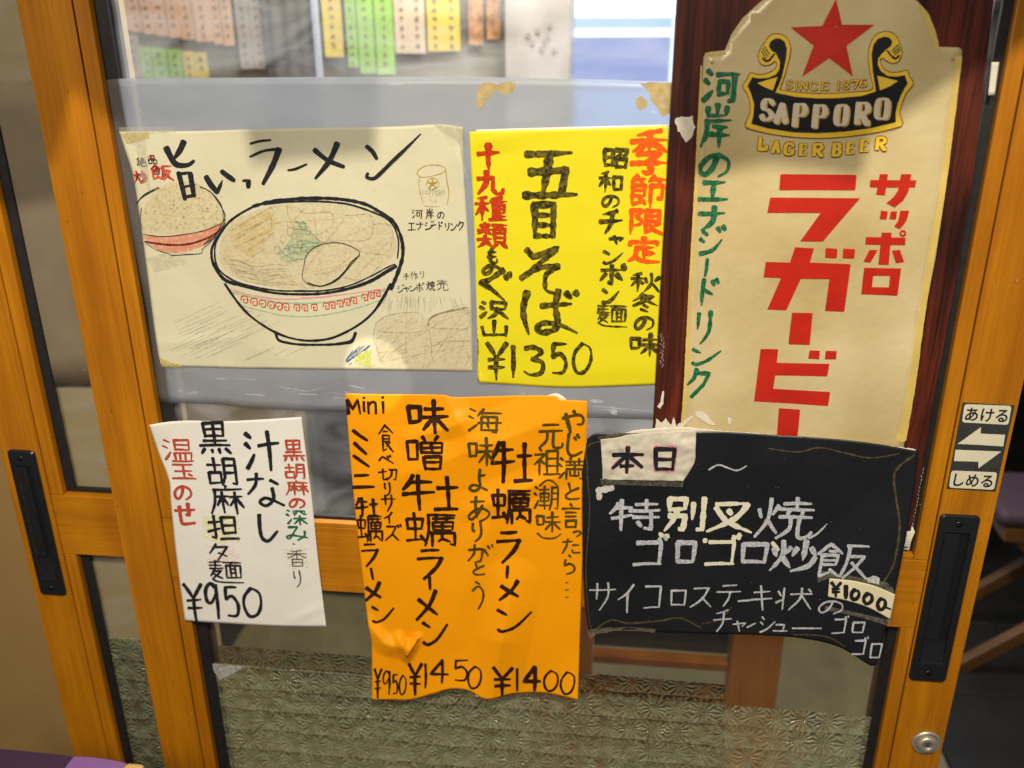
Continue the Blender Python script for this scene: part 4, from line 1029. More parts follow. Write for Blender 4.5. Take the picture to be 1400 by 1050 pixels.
def scrib(I, pts_poly, n, w, ang, jit=.2):
    xs = [p[0] for p in pts_poly]; ys = [p[1] for p in pts_poly]
    def inside(x, y):
        c = False; j = len(pts_poly)-1
        for i in range(len(pts_poly)):
            xi, yi = pts_poly[i]; xj, yj = pts_poly[j]
            if (yi > y) != (yj > y) and x < (xj-xi)*(y-yi)/(yj-yi)+xi: c = not c
            j = i
        return c
    cx, cy = (min(xs)+max(xs))/2, (min(ys)+max(ys))/2; r = math.hypot(max(xs)-min(xs), max(ys)-min(ys))/2
    for k in range(n):
        t = lerp(-r, r, (k+random.random()*.8)/n); an = ang+random.gauss(0, jit*.2)
        ca, sa = math.cos(an), math.sin(an)
        run = []
        s_ = -r
        while s_ < r:
            x, y = cx+ca*s_-sa*t, cy+sa*s_+ca*t
            if inside(x, y): run.append((x, y))
            else:
                if len(run) > 1: I.ribbon(run[::1], w*random.uniform(.6, 1.3), wob=.4)
                run = []
            s_ += 2.2
        if len(run) > 1: I.ribbon(run, w*random.uniform(.6, 1.3), wob=.4)
band = T1([(185, 845), (330, 850), (480, 838), (640, 815), (780, 760), (745, 830), (640, 920), (520, 965), (400, 975), (300, 950), (230, 905)])
def tint(name, T, pts, col, al):
    fill_sheet(name, cream_s, catmull(T(pts)+[T(pts)[0]], 5)[:-1], wash(name+'_wash', col, al), cr_, 0, cell=7, eps=.00035)
fill_sheet('bowl_tint', cream_s, band, wash('salmon_wash', (.80, .27, .17), .6), cr_, 0, cell=6, eps=.00035)
tint('rice_tint', T1, [(190, 830), (175, 720), (220, 600), (300, 510), (400, 450), (560, 450), (680, 510), (770, 640), (780, 750), (640, 805), (400, 835)], (.70, .52, .20), .20)
tint('soup_tint', T2, [(20, 330), (150, 200), (400, 110), (750, 95), (1050, 140), (1250, 250), (1300, 450), (1150, 600), (900, 700), (600, 730), (300, 700), (60, 610), (0, 480)], (.62, .45, .22), .20)
tint('onion_tint', T2, [(420, 470), (500, 390), (560, 260), (640, 240), (680, 320), (760, 390), (660, 480), (560, 540), (460, 520)], (.16, .46, .30), .15)
tint('bamboo_tint', T2, [(80, 300), (340, 150), (400, 200), (400, 310), (250, 490), (170, 460), (100, 410)], (.74, .50, .08), .18)
tint('dumpling_tint', T4, [(470, 520), (560, 450), (800, 430), (900, 480), (1100, 400), (1290, 385), (1300, 900), (900, 910), (520, 880), (470, 700)], (.58, .42, .20), .12)
scrib(I, band, 16, 1.4, -.12)
I.done('bowl_colour', M['pinkw'], cr_)
I = Ink(cream_s, .0005)
scrib(I, T1([(190, 830), (480, 820), (770, 752), (780, 780), (480, 850), (190, 858)]), 7, 1.2, -.1)
scrib(I, T1([(230, 930), (400, 985), (560, 970), (680, 910), (620, 960), (540, 985), (400, 992)]), 8, 1.0, -.1)
I.done('bowl_shade', wash('lilac_crayon', (.25, .22, .42), .4), cr_)
I = Ink(cream_s, .0008)
I.stroke(T1([(205, 890), (300, 905), (420, 915), (540, 905), (660, 865), (730, 825)]), 2.6, smooth=True, wob=.5)
I.done('bowl_stripe', M['maroon'], cr_)
I = Ink(cream_s, .0005)
scrib(I, T1([(190, 830), (180, 720), (220, 600), (300, 510), (400, 450), (560, 450), (680, 510), (770, 640), (780, 740), (640, 800), (400, 835)]), 12, 1.4, -.8, 3)
scrib(I, T2([(60, 250), (380, 120), (400, 200), (100, 330)]), 15, 2.2, -.45); scrib(I, T2([(90, 380), (380, 215), (400, 300), (110, 420)]), 15, 2.2, -.5); scrib(I, T2([(180, 460), (400, 300), (480, 240), (250, 490)]), 14, 2.2, -.6)
scrib(I, T2([(20, 330), (400, 110), (1000, 120), (1250, 250), (1300, 450), (1150, 620), (700, 730), (300, 700), (20, 580)]), 12, 1.6, .3, 3)
I.done('crayon_yellow', M['yelloww'], cr_, kind='stuff')
I = Ink(cream_s, .0007)
scrib(I, T2([(500, 110), (1230, 210), (1300, 450), (1150, 620), (900, 660), (620, 600), (640, 420), (760, 390), (500, 200)]), 14, 1.6, -.3, 3)
scrib(I, T2([(20, 330), (20, 500), (200, 690), (600, 720), (500, 560), (150, 480)]), 14, 1.2, .1, 1)
scrib(I, T4([(470, 520), (560, 460), (760, 430), (900, 500), (960, 470), (1230, 390), (1290, 400), (1300, 900), (900, 910), (520, 880), (470, 700)]), 24, 1.4, -.9, 3)
I.done('crayon_tan', M['tanw'], cr_, kind='stuff')
I = Ink(cream_s, .0009)
scrib(I, T2([(420, 480), (520, 380), (700, 330), (760, 390), (640, 500), (560, 540), (480, 520)]), 14, 1.6, .2, 1.5); scrib(I, T2([(550, 230), (640, 230), (680, 320), (560, 350)]), 10, 1.4, .2, .5)
I.done('crayon_green', M['greenw'], cr_, kind='stuff')
I = Ink(cream_s, .0006)
I.stroke(T2([(95, 752), (260, 790), (420, 822), (620, 832), (820, 818), (1000, 782), (1240, 735)]), 2.2, smooth=True, wob=.5); I.stroke(T2([(170, 850), (320, 890), (470, 922), (640, 930), (820, 910), (1000, 870), (1180, 812)]), 1.8, smooth=True, wob=.5)
I.done('bowl_band_green', M['greenl'], cr_)
I = Ink(cream_s, .0006)
I.stroke(T2([(70, 725), (180, 758), (300, 782), (420, 800), (600, 798), (820, 778), (1000, 755), (1250, 722)]), 2.0, smooth=True, wob=.7); I.stroke(T2([(600, 790), (760, 788), (860, 770)]), 1.6); I.stroke(T2([(190, 880), (240, 895)]), 1.5)
I.done('bowl_band_pink', M['pinkl'], cr_)
I = Ink(cream_s, .0008)
xs = [183, 253, 316, 378, 436, 488, 570, 628, 698, 786, 830, 888, 940, 990, 1070, 1118, 1162]
for x in xs:
    t = (x-630)/450; y = 866-62*t*t-18*max(0, t)
    cx, cy = T2([(x, y)])[0]; r = 4.4
    I.stroke([(cx-r, cy+r*.3), (cx-r*.8, cy-r), (cx+r*.8, cy-r*.9), (cx+r*.9, cy+r*.9), (cx-r*.2, cy+r*.9), (cx-r*.3, cy-r*.1), (cx+r*.3, cy)], 1.3, smooth=x < 520, wob=.4, step=1.2)
I.done('bowl_spirals', M['inkr'], cr_)
I = Ink(cream_s, .0010)   # pen and pencil lines
def pl(T, pts, w=.8, **k): I.stroke(T(pts), w, smooth=True, wob=.5, **k)
for k in range(3):
    j = lambda p: [(a+random.gauss(0, 5), b+random.gauss(0, 5)) for a, b in p]
    pl(T1, j([(145, 605), (200, 550), (310, 492)]), .7); pl(T1, j([(612, 480), (690, 530), (760, 610), (790, 700), (775, 770), (700, 860), (640, 910)]), .8)
pl(T1, [(190, 835), (330, 852), (480, 838), (640, 808), (775, 752)], .9); pl(T1, [(215, 905), (290, 950), (380, 978), (400, 990), (520, 985), (622, 975), (622, 950)], .9); pl(T1, [(622, 950), (700, 880), (760, 800)], .7)
pl(T1, [(180, 640), (170, 720), (185, 800)], .7)
pl(T2, [(620, 560), (640, 480), (700, 420), (790, 390), (900, 390), (1000, 430), (1030, 470), (960, 560), (880, 650), (800, 695), (720, 705), (650, 690), (610, 640), (620, 560)], .9)
pl(T2, [(650, 680), (740, 706), (840, 670), (920, 600), (970, 530), (1030, 480)], 1.6)
I.done('pen_line', M['ink'], cr_, kind='stuff')
I = Ink(cream_s, .0011)
for q in ([(90, 290), (370, 130)], [(120, 330), (390, 190)], [(370, 120), (400, 160), (390, 190)], [(90, 380), (360, 215), (380, 270)], [(110, 420), (390, 290)], [(180, 460), (400, 310)], [(200, 520), (330, 430)], [(380, 260), (490, 225), (500, 270)],
          [(500, 110), (500, 170), (530, 250)], [(580, 130), (640, 170), (800, 160), (840, 200), (820, 270), (740, 320), (680, 330)], [(870, 160), (940, 185), (1100, 180), (1130, 250), (1120, 330), (1060, 370), (860, 370), (740, 390)], [(1130, 250), (1240, 250), (1275, 300), (1260, 420), (1200, 480)],
          [(690, 320), (730, 370), (790, 385)], [(1000, 430), (1080, 460), (1200, 475)], [(700, 620), (820, 600), (900, 540), (960, 490)], [(920, 640), (1000, 660), (1100, 640), (1200, 520)]): pl(T2, q, .8)
for k in range(9):
    y = 540+k*17
    pl(T2, [(30+k*14, y-30), (130+k*10, y-20+random.uniform(-15, 15)), (260+k*12, y+20), (400+k*10, y+random.uniform(-10, 20)), (500+k*9, y+15)], .7)
for x, y in ((565, 262), (612, 265), (520, 305), (468, 360), (425, 440), (530, 440), (620, 430), (650, 300), (590, 400)):
    cx, cy = T2([(x, y)])[0]
    I.stroke([(cx+4.2*math.cos(t*.7), cy+5.4*math.sin(t*.7)) for t in range(10)], .9, smooth=True)
for k in range(150):
    x, y = random.uniform(200, 760), random.uniform(470, 810)
    if (x-480)**2/290**2+(y-740)**2/290**2 > 1: continue
    cx, cy = T1([(x, y)])[0]; I.stroke([(cx-1.4, cy+1), (cx, cy-1.4), (cx+1.4, cy+.6)], .6, smooth=True, step=1)
for k in range(44): x = random.uniform(530, 1220); y = random.uniform(265, 330); I.stroke(T4([(x, y), (x-(780-x)*.12*0+ (x-850)*.10, y+random.uniform(60, 130))]), .5)
for k in range(60):
    x = random.uniform(225, 420); y = random.uniform(440, 495); L_ = random.uniform(15, 60)
    if y > 470+(x-225)*.1 and x > 330 or x < 330: I.stroke([(x, y), (x+L_, y-L_*.45)], .5) if x+L_ < 360+(y-440)*1.1 or y > 470 else None
for k in range(12): y = 350+k*1.6; I.stroke([(200+k, y+4), (240+k*1.5, y-8)], .5)
pl(T4, [(470, 520), (560, 460), (700, 428), (840, 430), (890, 470)], .9); pl(T4, [(490, 590), (700, 605), (880, 590), (910, 560)], .8); pl(T4, [(470, 520), (450, 640), (480, 740), (520, 880)], .8)
for k in range(4): pl(T4, [(920, 530+k*6), (960, 470-k*5), (1100, 410+k*4), (1270, 378+k*3)], .9)
pl(T4, [(920, 530), (1000, 565), (1260, 570)], .9); pl(T4, [(930, 560), (950, 700), (960, 820), (990, 860)], .9); pl(T4, [(990, 690), (1120, 675), (1290, 680)], .8)
for k in range(90): x = random.uniform(470, 1280); y = random.uniform(440, 880); L_ = random.uniform(10, 60); an = random.uniform(-1.3, -.3); I.stroke(T4([(x, y), (x+L_*math.cos(an), y+L_*math.sin(an))]), .45)
I.done('pencil_line', M['pencil'], cr_, kind='stuff')
I = Ink(cream_s, .0006); scrib(I, T4([(205, 850), (250, 770), (330, 715), (430, 710), (420, 740), (330, 780), (270, 850), (240, 890)]), 22, 1.5, -.8, .6); I.done('crayon_blue', M['bluew'], cr_)
I = Ink(cream_s, .0008); scrib(I, T4([(270, 850), (330, 780), (430, 740), (430, 860), (480, 900), (330, 900)]), 22, 1.5, -.6, .7); I.done('crayon_lime', M['yellowg'], cr_)
I = Ink(cream_s, .0008)   # the can
def cl(pts, w=1.2): I.stroke(T3(pts), w, smooth=True, wob=.4)
cl([(435, 415), (440, 360), (540, 290), (700, 270), (820, 300), (850, 350), (780, 395), (620, 440), (500, 450), (435, 415)]); cl([(468, 440), (455, 560), (480, 700), (520, 830)]); cl([(850, 360), (870, 520), (895, 680), (870, 850)]); cl([(530, 870), (640, 885), (760, 875)], .9)
cl([(560, 560), (600, 480), (680, 465), (745, 520), (735, 590), (670, 625), (590, 610), (560, 560)], .9)
for a in range(5):
    t = a*1.2566-1.57; cl([(655, 545), (655+75*math.cos(t), 545+70*math.sin(t))], 2.6)
I.done('can_drawing', M['goldw'], cr_)
I = Ink(cream_s, .0009)
for ch, b in zip('SAPPORO', [(500+i*50, 640, 540+i*50, 712) for i in range(7)]):
    q = T3([(b[0], b[1]), (b[2], b[3])]); I.glyph(ch, *q[0], *q[1], .7)
for ch, b in zip('ラベ', [(610, 780, 650, 835), (670, 780, 720, 835)]): q = T3([(b[0], b[1]), (b[2], b[3])]); I.glyph(ch, *q[0], *q[1], .6)
for k in range(8): x = 540+k*34; I.stroke(T3([(x, 735), (x+12, 745+random.uniform(-10, 14))]), .5)
I.done('can_lettering', M['pencil'], cr_)
I = Ink(cream_s)
for ch, b in zip('河岸の', [(563, 286, 578, 299), (582, 285, 593, 299), (598, 289, 607, 299)]): I.glyph(ch, *b, 1.4)
for ch, b in zip('エナジ', [(557, 304, 568, 315), (569, 303, 579, 314), (580, 302, 594, 314)]): I.glyph(ch, *b, 1.4)
I.stroke([(589, 308), (596, 307)], 1.4)
for ch, b in zip('ドリンク', [(598, 303, 606, 314), (608, 304, 615, 315), (616, 304, 625, 315), (625, 302, 635, 315)]): I.glyph(ch, *b, 1.4)
for ch, b in zip('手作り', [(551, 373, 560, 383), (561, 371, 572, 382), (573, 370, 581, 380)]): I.glyph(ch, *b, .8)
for ch, b in zip('ジャンボ焼売', [(543, 389, 553, 400), (552, 391, 560, 400), (560, 390, 570, 398), (569, 386, 580, 399), (582, 384, 595, 397), (596, 382, 613, 397)]): I.glyph(ch, *b, 1.1)
for ch, b in zip('絶品', [(186, 215, 200, 228), (202, 212, 214, 224)]): I.glyph(ch, *b, 1.5)
for ch, b in zip('炒飯', [(184, 235, 199, 248), (206, 226, 232, 246)]): I.glyph(ch, *b, 1.2)
I.done('caption_lettering', M['ink'], cr_)
I = Ink(cream_s, .0005)
for ch, b in zip('炒飯', [(182, 233, 201, 251), (205, 225, 236, 247)]): I.glyph(ch, *b, 2.6)
for k in range(3): I.stroke([(202+k*4, 214-k), (204+k*4, 218)], 1.5)
I.done('red_lettering', M['inkr'], cr_)
I = Ink(cream_s, .0013)
I.poly(ragged([(166, 182), (203, 180), (204, 188), (190, 193), (172, 196)], 1)); I.poly(ragged([(217, 489), (240, 497), (250, 501), (222, 502)], 1))
I.done('yellowed_tape', M['tape'], cr_, split=True)
I = Ink(cream_s, .0016); I.poly([(161, 174), (240, 174), (240, 181), (198, 182), (205, 262), (192, 240), (186, 200), (164, 182)]); I.poly([(590, 168), (632, 172), (636, 240), (640, 244), (641, 250), (628, 196), (600, 176)]); I.done('clear_tape', M['tapec'], cr_, split=True)

# ------------------------------------------------------------------ yellow poster
yel_s = Surf(-.0100, lambda u, v: .0012*nz(u, v, 130, 11)+.0006*nz(u, v, 40, 12)+crease(u, v, (640, 195), (725, 182), .002, 22)+crease(u, v, (654, 522), (900, 500), .0015, 30)+.004*max(0, 1-math.hypot(u-650, v-524)/18))
ye = thing('noodle_poster', 'bright yellow poster with black and red brush writing, priced ¥1350', 'poster')
sheet('poster_sheet', yel_s, [(641, 180), (700, 178), (752, 177), (830, 175), (914, 172)], [(914, 172), (912, 262), (907, 345), (903, 420), (899, 526)], [(654, 519), (657, 523), (700, 526), (780, 530), (899, 526)], [(641, 180), (647, 280), (651, 400), (654, 519)], M['yellow'], 80, 90, ye)
sheet('poster_backing', Surf(-.0112), [(651, 177), (914, 170)], [(914, 170), (914, 178)], [(651, 190), (914, 178)], [(651, 177), (651, 190)], M['white'], 8, 2, ye, smooth_edges=False)
I = Ink(yel_s)
I.glyph('五', 715, 205, 789, 268, 11, brushy=True); I.glyph('目', 726, 278, 760, 324, 8.4, brushy=True)
I.glyph('そ', 709, 336, 774, 403, 8.2, brushy=True); I.glyph('ば', 712, 394, 790, 458, 8.6, brushy=True)
for ch, b in zip('¥1350', [(664, 468, 694, 520), (699, 472, 704, 517), (715, 472, 744, 514), (750, 469, 776, 513), (782, 468, 809, 512)]): I.glyph(ch, *b, 5.8, brushy=True)
for ch, b in zip('もの', [(663, 340, 682, 360), (660, 362, 683, 376)]): I.glyph(ch, *b, 5, brushy=True)
I.glyph('ぐ', 655, 368, 698, 410, 6.4, brushy=True)
for ch, b in zip('沢山', [(655, 411, 695, 436), (657, 438, 694, 460)]): I.glyph(ch, *b, 5, brushy=True)
for ch, b, w in zip('昭和のチャンポン麺', [(824, 202, 858, 230), (818, 234, 851, 263), (823, 266, 846, 284), (819, 287, 851, 320), (832, 322, 853, 334), (824, 341, 852, 361), (819, 362, 855, 388), (823, 393, 846, 415), (815, 415, 857, 447)], (5.6, 4.6, 4.6, 6.4, 4.4, 4.4, 5.2, 4.4, 3.4)): I.glyph(ch, *b, w, brushy=True)
for ch, b, w in zip('秋冬の味', [(861, 373, 902, 399), (863, 401, 900, 427), (868, 432, 893, 452), (860, 455, 902, 487)], (4.4, 4.0, 4.4, 5.0)): I.glyph(ch, *b, w, brushy=True)
I.done('black_lettering', M['inkb'], ye)
I = Ink(yel_s)
for ch, b, w in zip('季節限定', [(860, 177, 914, 238), (860, 240, 911, 284), (859, 285, 906, 320), (857, 325, 903, 359)], (8.0, 6.0, 6.2, 7.0)): I.glyph(ch, *b, w, brushy=True)
I.done('orange_red_lettering', M['inkr2'], ye)
I = Ink(yel_s)
for ch, b, w in zip('十九種類', [(652, 197, 684, 232), (651, 233, 688, 266), (648, 268, 693, 302), (651, 305, 694, 339)], (8.6, 7.2, 5.2, 4.8)): I.glyph(ch, *b, w, brushy=True)
I.done('dark_red_lettering', M['inkr3'], ye)

# ------------------------------------------------------------------ white poster
wh_s = Surf(.0035, lambda u, v: .0012*nz(u, v, 100, 21)+.0005*nz(u, v, 35, 22)+.006*max(0, 1-math.hypot(u-205, v-579)/34)+.004*max(0, 1-math.hypot(u-446, v-857)/60)+crease(u, v, (204, 700), (240, 668), .002, 14)+crease(u, v, (395, 850), (445, 828), .0015, 8))
wh = thing('noodle_poster', 'small white poster with black, red and green marker writing, priced ¥950, at the lower left', 'poster')
sheet('poster_sheet', wh_s, [(204, 581), (228, 577), (260, 575), (300, 576), (350, 574), (412, 570)], [(412, 570), (417, 610), (427, 690), (436, 775), (446, 857)], [(253, 849), (300, 852), (350, 855), (400, 857), (446, 857)],
      [(204, 581), (218, 622), (231, 657), (234, 690), (240, 750), (247, 805), (253, 849)], M['white'], 70, 80, wh)
I = Ink(wh_s, .0004)
scrib(I, [(276, 705), (326, 702), (328, 740), (300, 744), (278, 734)], 20, 2.6, -.3); I.done('yellow_highlight', wash('yellow_pastel', (.88, .85, .22), .40), wh)
I = Ink(wh_s, .0004); scrib(I, [(280, 745), (312, 742), (330, 760), (318, 790), (284, 780)], 14, 2.4, -.5); I.done('pink_highlight', wash('pink_pastel', (.88, .48, .42), .22), wh)
I = Ink(wh_s, .0004); scrib(I, [(386, 750), (420, 748), (422, 776), (394, 780)], 10, 2.6, -.5); I.done('tan_highlight', wash('tan_pastel', (.8, .6, .3), .3), wh)
I = Ink(wh_s)
for ch, b, w in zip('黒胡麻担々麺', [(271, 577, 314, 621), (282, 625, 323, 664), (286, 663, 332, 703), (282, 704, 325, 739), (285, 743, 318, 768), (285, 765, 331, 797)], (4.8, 4.6, 4.2, 4.4, 3.4, 3.0)): I.glyph(ch, *b, w)
for ch, b, w in zip('汁なし', [(334, 588, 383, 644), (336, 646, 387, 694), (350, 704, 380, 740)], (6, 5, 5)): I.glyph(ch, *b, w)
for ch, b in zip('¥950', [(252, 797, 279, 849), (280, 796, 300, 846), (305, 801, 327, 845), (331, 803, 358, 844)]): I.glyph(ch, *b, 4.8)
I.done('black_lettering', M['ink'], wh)
I = Ink(wh_s); I.glyph('・', 397, 740, 407, 748, 2); I.glyph('香', 392, 752, 420, 775, 1.8); I.glyph('り', 399, 779, 414, 803, 2); I.done('grey_lettering', brush('grey_marker_ink', (.05, .05, .045)), wh)
I = Ink(wh_s)
for ch, b, w in zip('温玉のせ', [(222, 600, 263, 631), (234, 633, 267, 656), (238, 663, 261, 684), (238, 687, 267, 717)], (3.4, 3.4, 3.6, 5)): I.glyph(ch, *b, w)
for ch, b, w in zip('黒胡麻の', [(386, 601, 416, 631), (388, 634, 417, 655), (390, 657, 421, 677), (395, 681, 416, 695)], (3.4, 3.2, 3.2, 3.4)): I.glyph(ch, *b, w)
I.done('red_lettering', brush('brick_red_marker_ink', (.40, .055, .03), (.52, .09, .05)), wh)
I = Ink(wh_s)
for ch, b, w in zip('深み', [(391, 696, 419, 718), (390, 719, 421, 739)], (3.0, 3.2)): I.glyph(ch, *b, w)
I.done('green_lettering', M['green'], wh)

# ------------------------------------------------------------------ orange poster
def org_b(u, v):
    d = .0016*nz(u, v, 150, 31)+.0008*nz(u, v, 50, 32)
    d += crease(u, v, (540, 655), (800, 560), 0.0092, 46)+crease(u, v, (560, 600), (640, 575), 0.0069, 18)+crease(u, v, (610, 545), (640, 600), 0.0080, 26)
    d += crease(u, v, (700, 620), (620, 860), 0.0046, 30)+crease(u, v, (672, 955), (700, 800), 0.0138, 40)+crease(u, v, (640, 700), (790, 640), 0.0046, 16)
    d += crease(u, v, (524, 880), (556, 888), 0.0092, 16)+crease(u, v, (545, 870), (556, 898), 0.0115, 9)+crease(u, v, (572, 872), (556, 898), 0.0092, 9)+crease(u, v, (500, 850), (530, 885), 0.0069, 14)
    t = max(0, (v-860)/95); d += .010*t*t*(.5+.5*math.sin((u-590)/27.0))
    return d
or_s = Surf(.0045, org_b)
og = thing('oyster_ramen_poster', 'large orange poster with dark marker columns and three prices along its wavy lower edge', 'poster')
sheet('poster_sheet', or_s, [(472, 538), (520, 539), (560, 539), (606, 540), (625, 543), (700, 541), (757, 541), (766, 546), (803, 548)], [(803, 548), (802, 600), (799, 680), (795, 800), (790, 957)],
      [(509, 957), (535, 957), (560, 957), (590, 949), (615, 942), (640, 944), (658, 954), (672, 956), (700, 949), (735, 947), (760, 950), (790, 957)], [(472, 538), (480, 640), (490, 740), (503, 850), (508, 885), (509, 957)], M['orange'], 130, 170, og)
sheet('paper_backing', Surf(.0038), [(735, 546), (750, 540), (762, 538), (774, 545)], [(774, 545), (776, 556)], [(735, 556), (776, 556)], [(735, 546), (735, 556)], M['white'], 10, 4, og)
sheet('folded_tab', Surf(.0098, lambda u, v: org_b(u, v)*.75+.0015*(898-v)/27), [(546, 874), (560, 872), (574, 871)], [(574, 871), (557, 898)], [(555, 898), (557, 898)], [(546, 874), (555, 898)], M['orange'], 10, 10, og, smooth_edges=False)
I = Ink(or_s)
for ch, b, w in zip('Mini', [(473, 545, 494, 566), (493, 542, 503, 563), (501, 541, 516, 566), (519, 541, 529, 565)], (4.6, 4, 4, 4)): I.glyph(ch, *b, w)
for ch, b, w in zip('ミニ牡蠣', [(481, 586, 504, 638), (481, 647, 511, 669), (485, 680, 516, 706), (487, 704, 523, 741)], (5, 5.4, 4.2, 3.2)): I.glyph(ch, *b, w)
for ch, b, w in zip('ラメン', [(494, 743, 518, 775), (498, 795, 522, 822), (508, 826, 539, 852)], (4.6, 5, 3.8)): I.glyph(ch, *b, w)
I.stroke([(507, 777), (510, 792)], 4)
for ch, b, w in zip('食べ切りサイ', [(517, 580, 538, 618), (517, 620, 538, 637), (516, 639, 543, 657), (523, 659, 536, 678), (521, 676, 541, 699), (524, 700, 538, 716)], (2.7, 3, 2.7, 2.8, 3, 2.8)): I.glyph(ch, *b, w)
I.glyph('ズ', 525, 717, 549, 740, 3)
for ch, b, w in zip('味噌牡蠣', [(555, 545, 612, 593), (554, 595, 607, 642), (548, 648, 625, 699), (552, 701, 624, 747)], (6.4, 5.0, 6.4, 4.6)): I.glyph(ch, *b, w)
for ch, b, w in zip('ラメン', [(569, 751, 607, 793), (567, 806, 600, 849), (577, 846, 612, 883)], (5.2, 5.6, 4.2)): I.glyph(ch, *b, w)
I.stroke([(587, 788), (588, 806)], 4.6)
for ch, b, w in zip('牡蠣', [(670, 602, 727, 660), (670, 668, 726, 716)], (6.4, 5)): I.glyph(ch, *b, w)
for ch, b, w in zip('ラメン', [(678, 726, 713, 770), (681, 793, 711, 821), (678, 829, 727, 865)], (5.8, 5.4, 4.4)): I.glyph(ch, *b, w)
I.stroke([(694, 774), (693, 790)], 5)
T5 = zc(470, 780, 4.118)
for ch, b, w in zip('¥950¥1450¥1400', [(170, 548, 214, 722), (216, 560, 264, 698), (270, 582, 306, 700), (310, 586, 352, 702), (362, 518, 442, 700), (448, 518, 470, 666), (482, 500, 592, 636), (608, 500, 704, 628), (694, 538, 776, 668), (832, 540, 954, 704), (962, 550, 990, 680), (1008, 540, 1112, 678), (1122, 560, 1208, 682), (1216, 568, 1302, 700)],
                    (3.2, 2.8, 2.8, 2.8, 4.8, 3.6, 4, 3.4, 3.2, 5, 4, 5.4, 3.4, 3.4)):
    q = T5([(b[0], b[1]), (b[2], b[3])]); I.glyph(ch, *q[0], *q[1], w, lean=.0)
I.done('dark_lettering', M['inko'], og)
I = Ink(or_s)
for ch, b, w in zip('海味よありがとう', [(639, 558, 686, 592), (639, 597, 677, 637), (640, 641, 668, 672), (638, 679, 669, 713), (642, 713, 662, 741), (638, 744, 674, 769), (644, 768, 664, 786), (643, 794, 664, 833)], (3.8, 4.2, 4.2, 3.8, 3.8, 3.4, 3, 3)): I.glyph(ch, *b, w)
for ch, b, w in zip('元祖', [(735, 577, 770, 613), (729, 613, 766, 650)], (4.2, 3.8)): I.glyph(ch, *b, w)
for ch, b, w in zip('︵潮味︶', [(737, 656, 763, 665), (729, 664, 764, 697), (732, 699, 766, 727), (734, 729, 767, 737)], (3, 3.2, 3.6, 3)): I.glyph(ch, *b, w)
for ch, b, w in zip('やじ満と言ったら', [(767, 560, 800, 591), (770, 592, 797, 624), (763, 625, 798, 656), (770, 660, 794, 683), (767, 688, 794, 722), (783, 724, 795, 734), (768, 736, 794, 757), (769, 758, 788, 785)], (5.4, 4.2, 3.6, 3.6, 3.6, 3.2, 3.2, 3.2)): I.glyph(ch, *b, w)
for y in (797, 807, 817): I.stroke([(773, y), (777, y-1.2)], 1.8)
I.done('olive_lettering', M['inkg'], og)

# ------------------------------------------------------------------ black poster with its notes
bl_s = Surf(.0100, lambda u, v: .0020*nz(u, v, 160, 41)+.0007*nz(u, v, 45, 42)+.003*math.sin((v-600)/48)*max(0, 1-(u-796)/60 if u > 796 else 1)+.006*max(0, 1-math.hypot(u-1195, v-908)/60)+crease(u, v, (1095, 598), (1092, 640), .0015, 6))
bk = thing('fried_rice_poster', 'black paper poster with white and grey marker writing below the beer sign', 'poster')
sheet('poster_sheet', bl_s, [(803, 600), (815, 592), (840, 592), (900, 592), (980, 590), (1050, 594), (1140, 600), (1200, 607), (1256, 617)],
      [(1256, 617), (1252, 655), (1244, 705), (1232, 770), (1219, 830), (1208, 870), (1198, 909)], [(806, 868), (830, 860), (896, 864), (1000, 867), (1050, 869), (1090, 872), (1125, 878), (1150, 886), (1172, 899), (1190, 910), (1198, 909)],
      [(803, 600), (797, 640), (796, 690), (797, 760), (800, 830), (806, 868)], M['blackp'], 110, 80, bk)
# layered torn edge showing above
sheet('torn_backing', Surf(.0085), [(842, 597), (855, 592), (880, 587), (930, 584), (980, 588), (1050, 594), (1140, 602), (1200, 608), (1252, 614)], [(1252, 614), (1252, 622)],
      [(842, 602), (900, 596), (980, 594), (1100, 602), (1252, 622)], [(842, 597), (842, 602)], M['scrap'], 120, 4, bk, rough_edge=.7)
I = Ink(bl_s)
for ch, b, w in zip('特焼', [(832, 682, 902, 726), (1030, 679, 1112, 737)], (5.4, 5.6)): I.glyph(ch, *b, w)
I.stroke([(1106, 736), (1118, 729), (1131, 716)], 3, smooth=True, taper=(1, .3))
I.glyph('飯', 1113, 743, 1188, 793, 4.6); I.glyph('炒', 1052, 738, 1118, 782, 6.4, brushy=True)
I.glyph('~', 968, 630, 1021, 648, 2.6)
for ch, b, w in zip('サイコロステキ状の', [(805, 795, 842, 835), (844, 797, 869, 838), (880, 798, 905, 834), (914, 806, 938, 829), (943, 801, 974, 831), (979, 798, 1013, 829), (1026, 800, 1056, 834), (1061, 803, 1110, 834), (1119, 820, 1152, 840)], (2.6, 2.8, 2.8, 2.8, 2.8, 2.6, 2.8, 2.8, 2.6)): I.glyph(ch, *b, w)
I.stroke([(1009, 822), (1031, 820)], 2.6)
for ch, b, w in zip('チャシュ', [(975, 833, 1000, 864), (1001, 848, 1020, 863), (1038, 841, 1060, 865), (1057, 850, 1077, 864)], (2.4, 2.2, 2.4, 2.4)): I.glyph(ch, *b, w)
I.stroke([(1021, 858), (1033, 852)], 2.2); I.stroke([(1083, 859), (1123, 859)], 2.4)
for ch, b in zip('ゴロゴロ', [(1137, 842, 1160, 867), (1163, 850, 1182, 866), (1165, 871, 1186, 896), (1188, 879, 1205, 901)]): I.glyph(ch, *b, 2.6)
for ch, b in zip('ロロ', [(921, 740, 951, 770), (1009, 742, 1050, 771)]): I.glyph(ch, *b, 6)
I.glyph('ゴ', 863, 734, 912, 774, 5.6)
I.done('white_lettering', M['chalk'], bk)
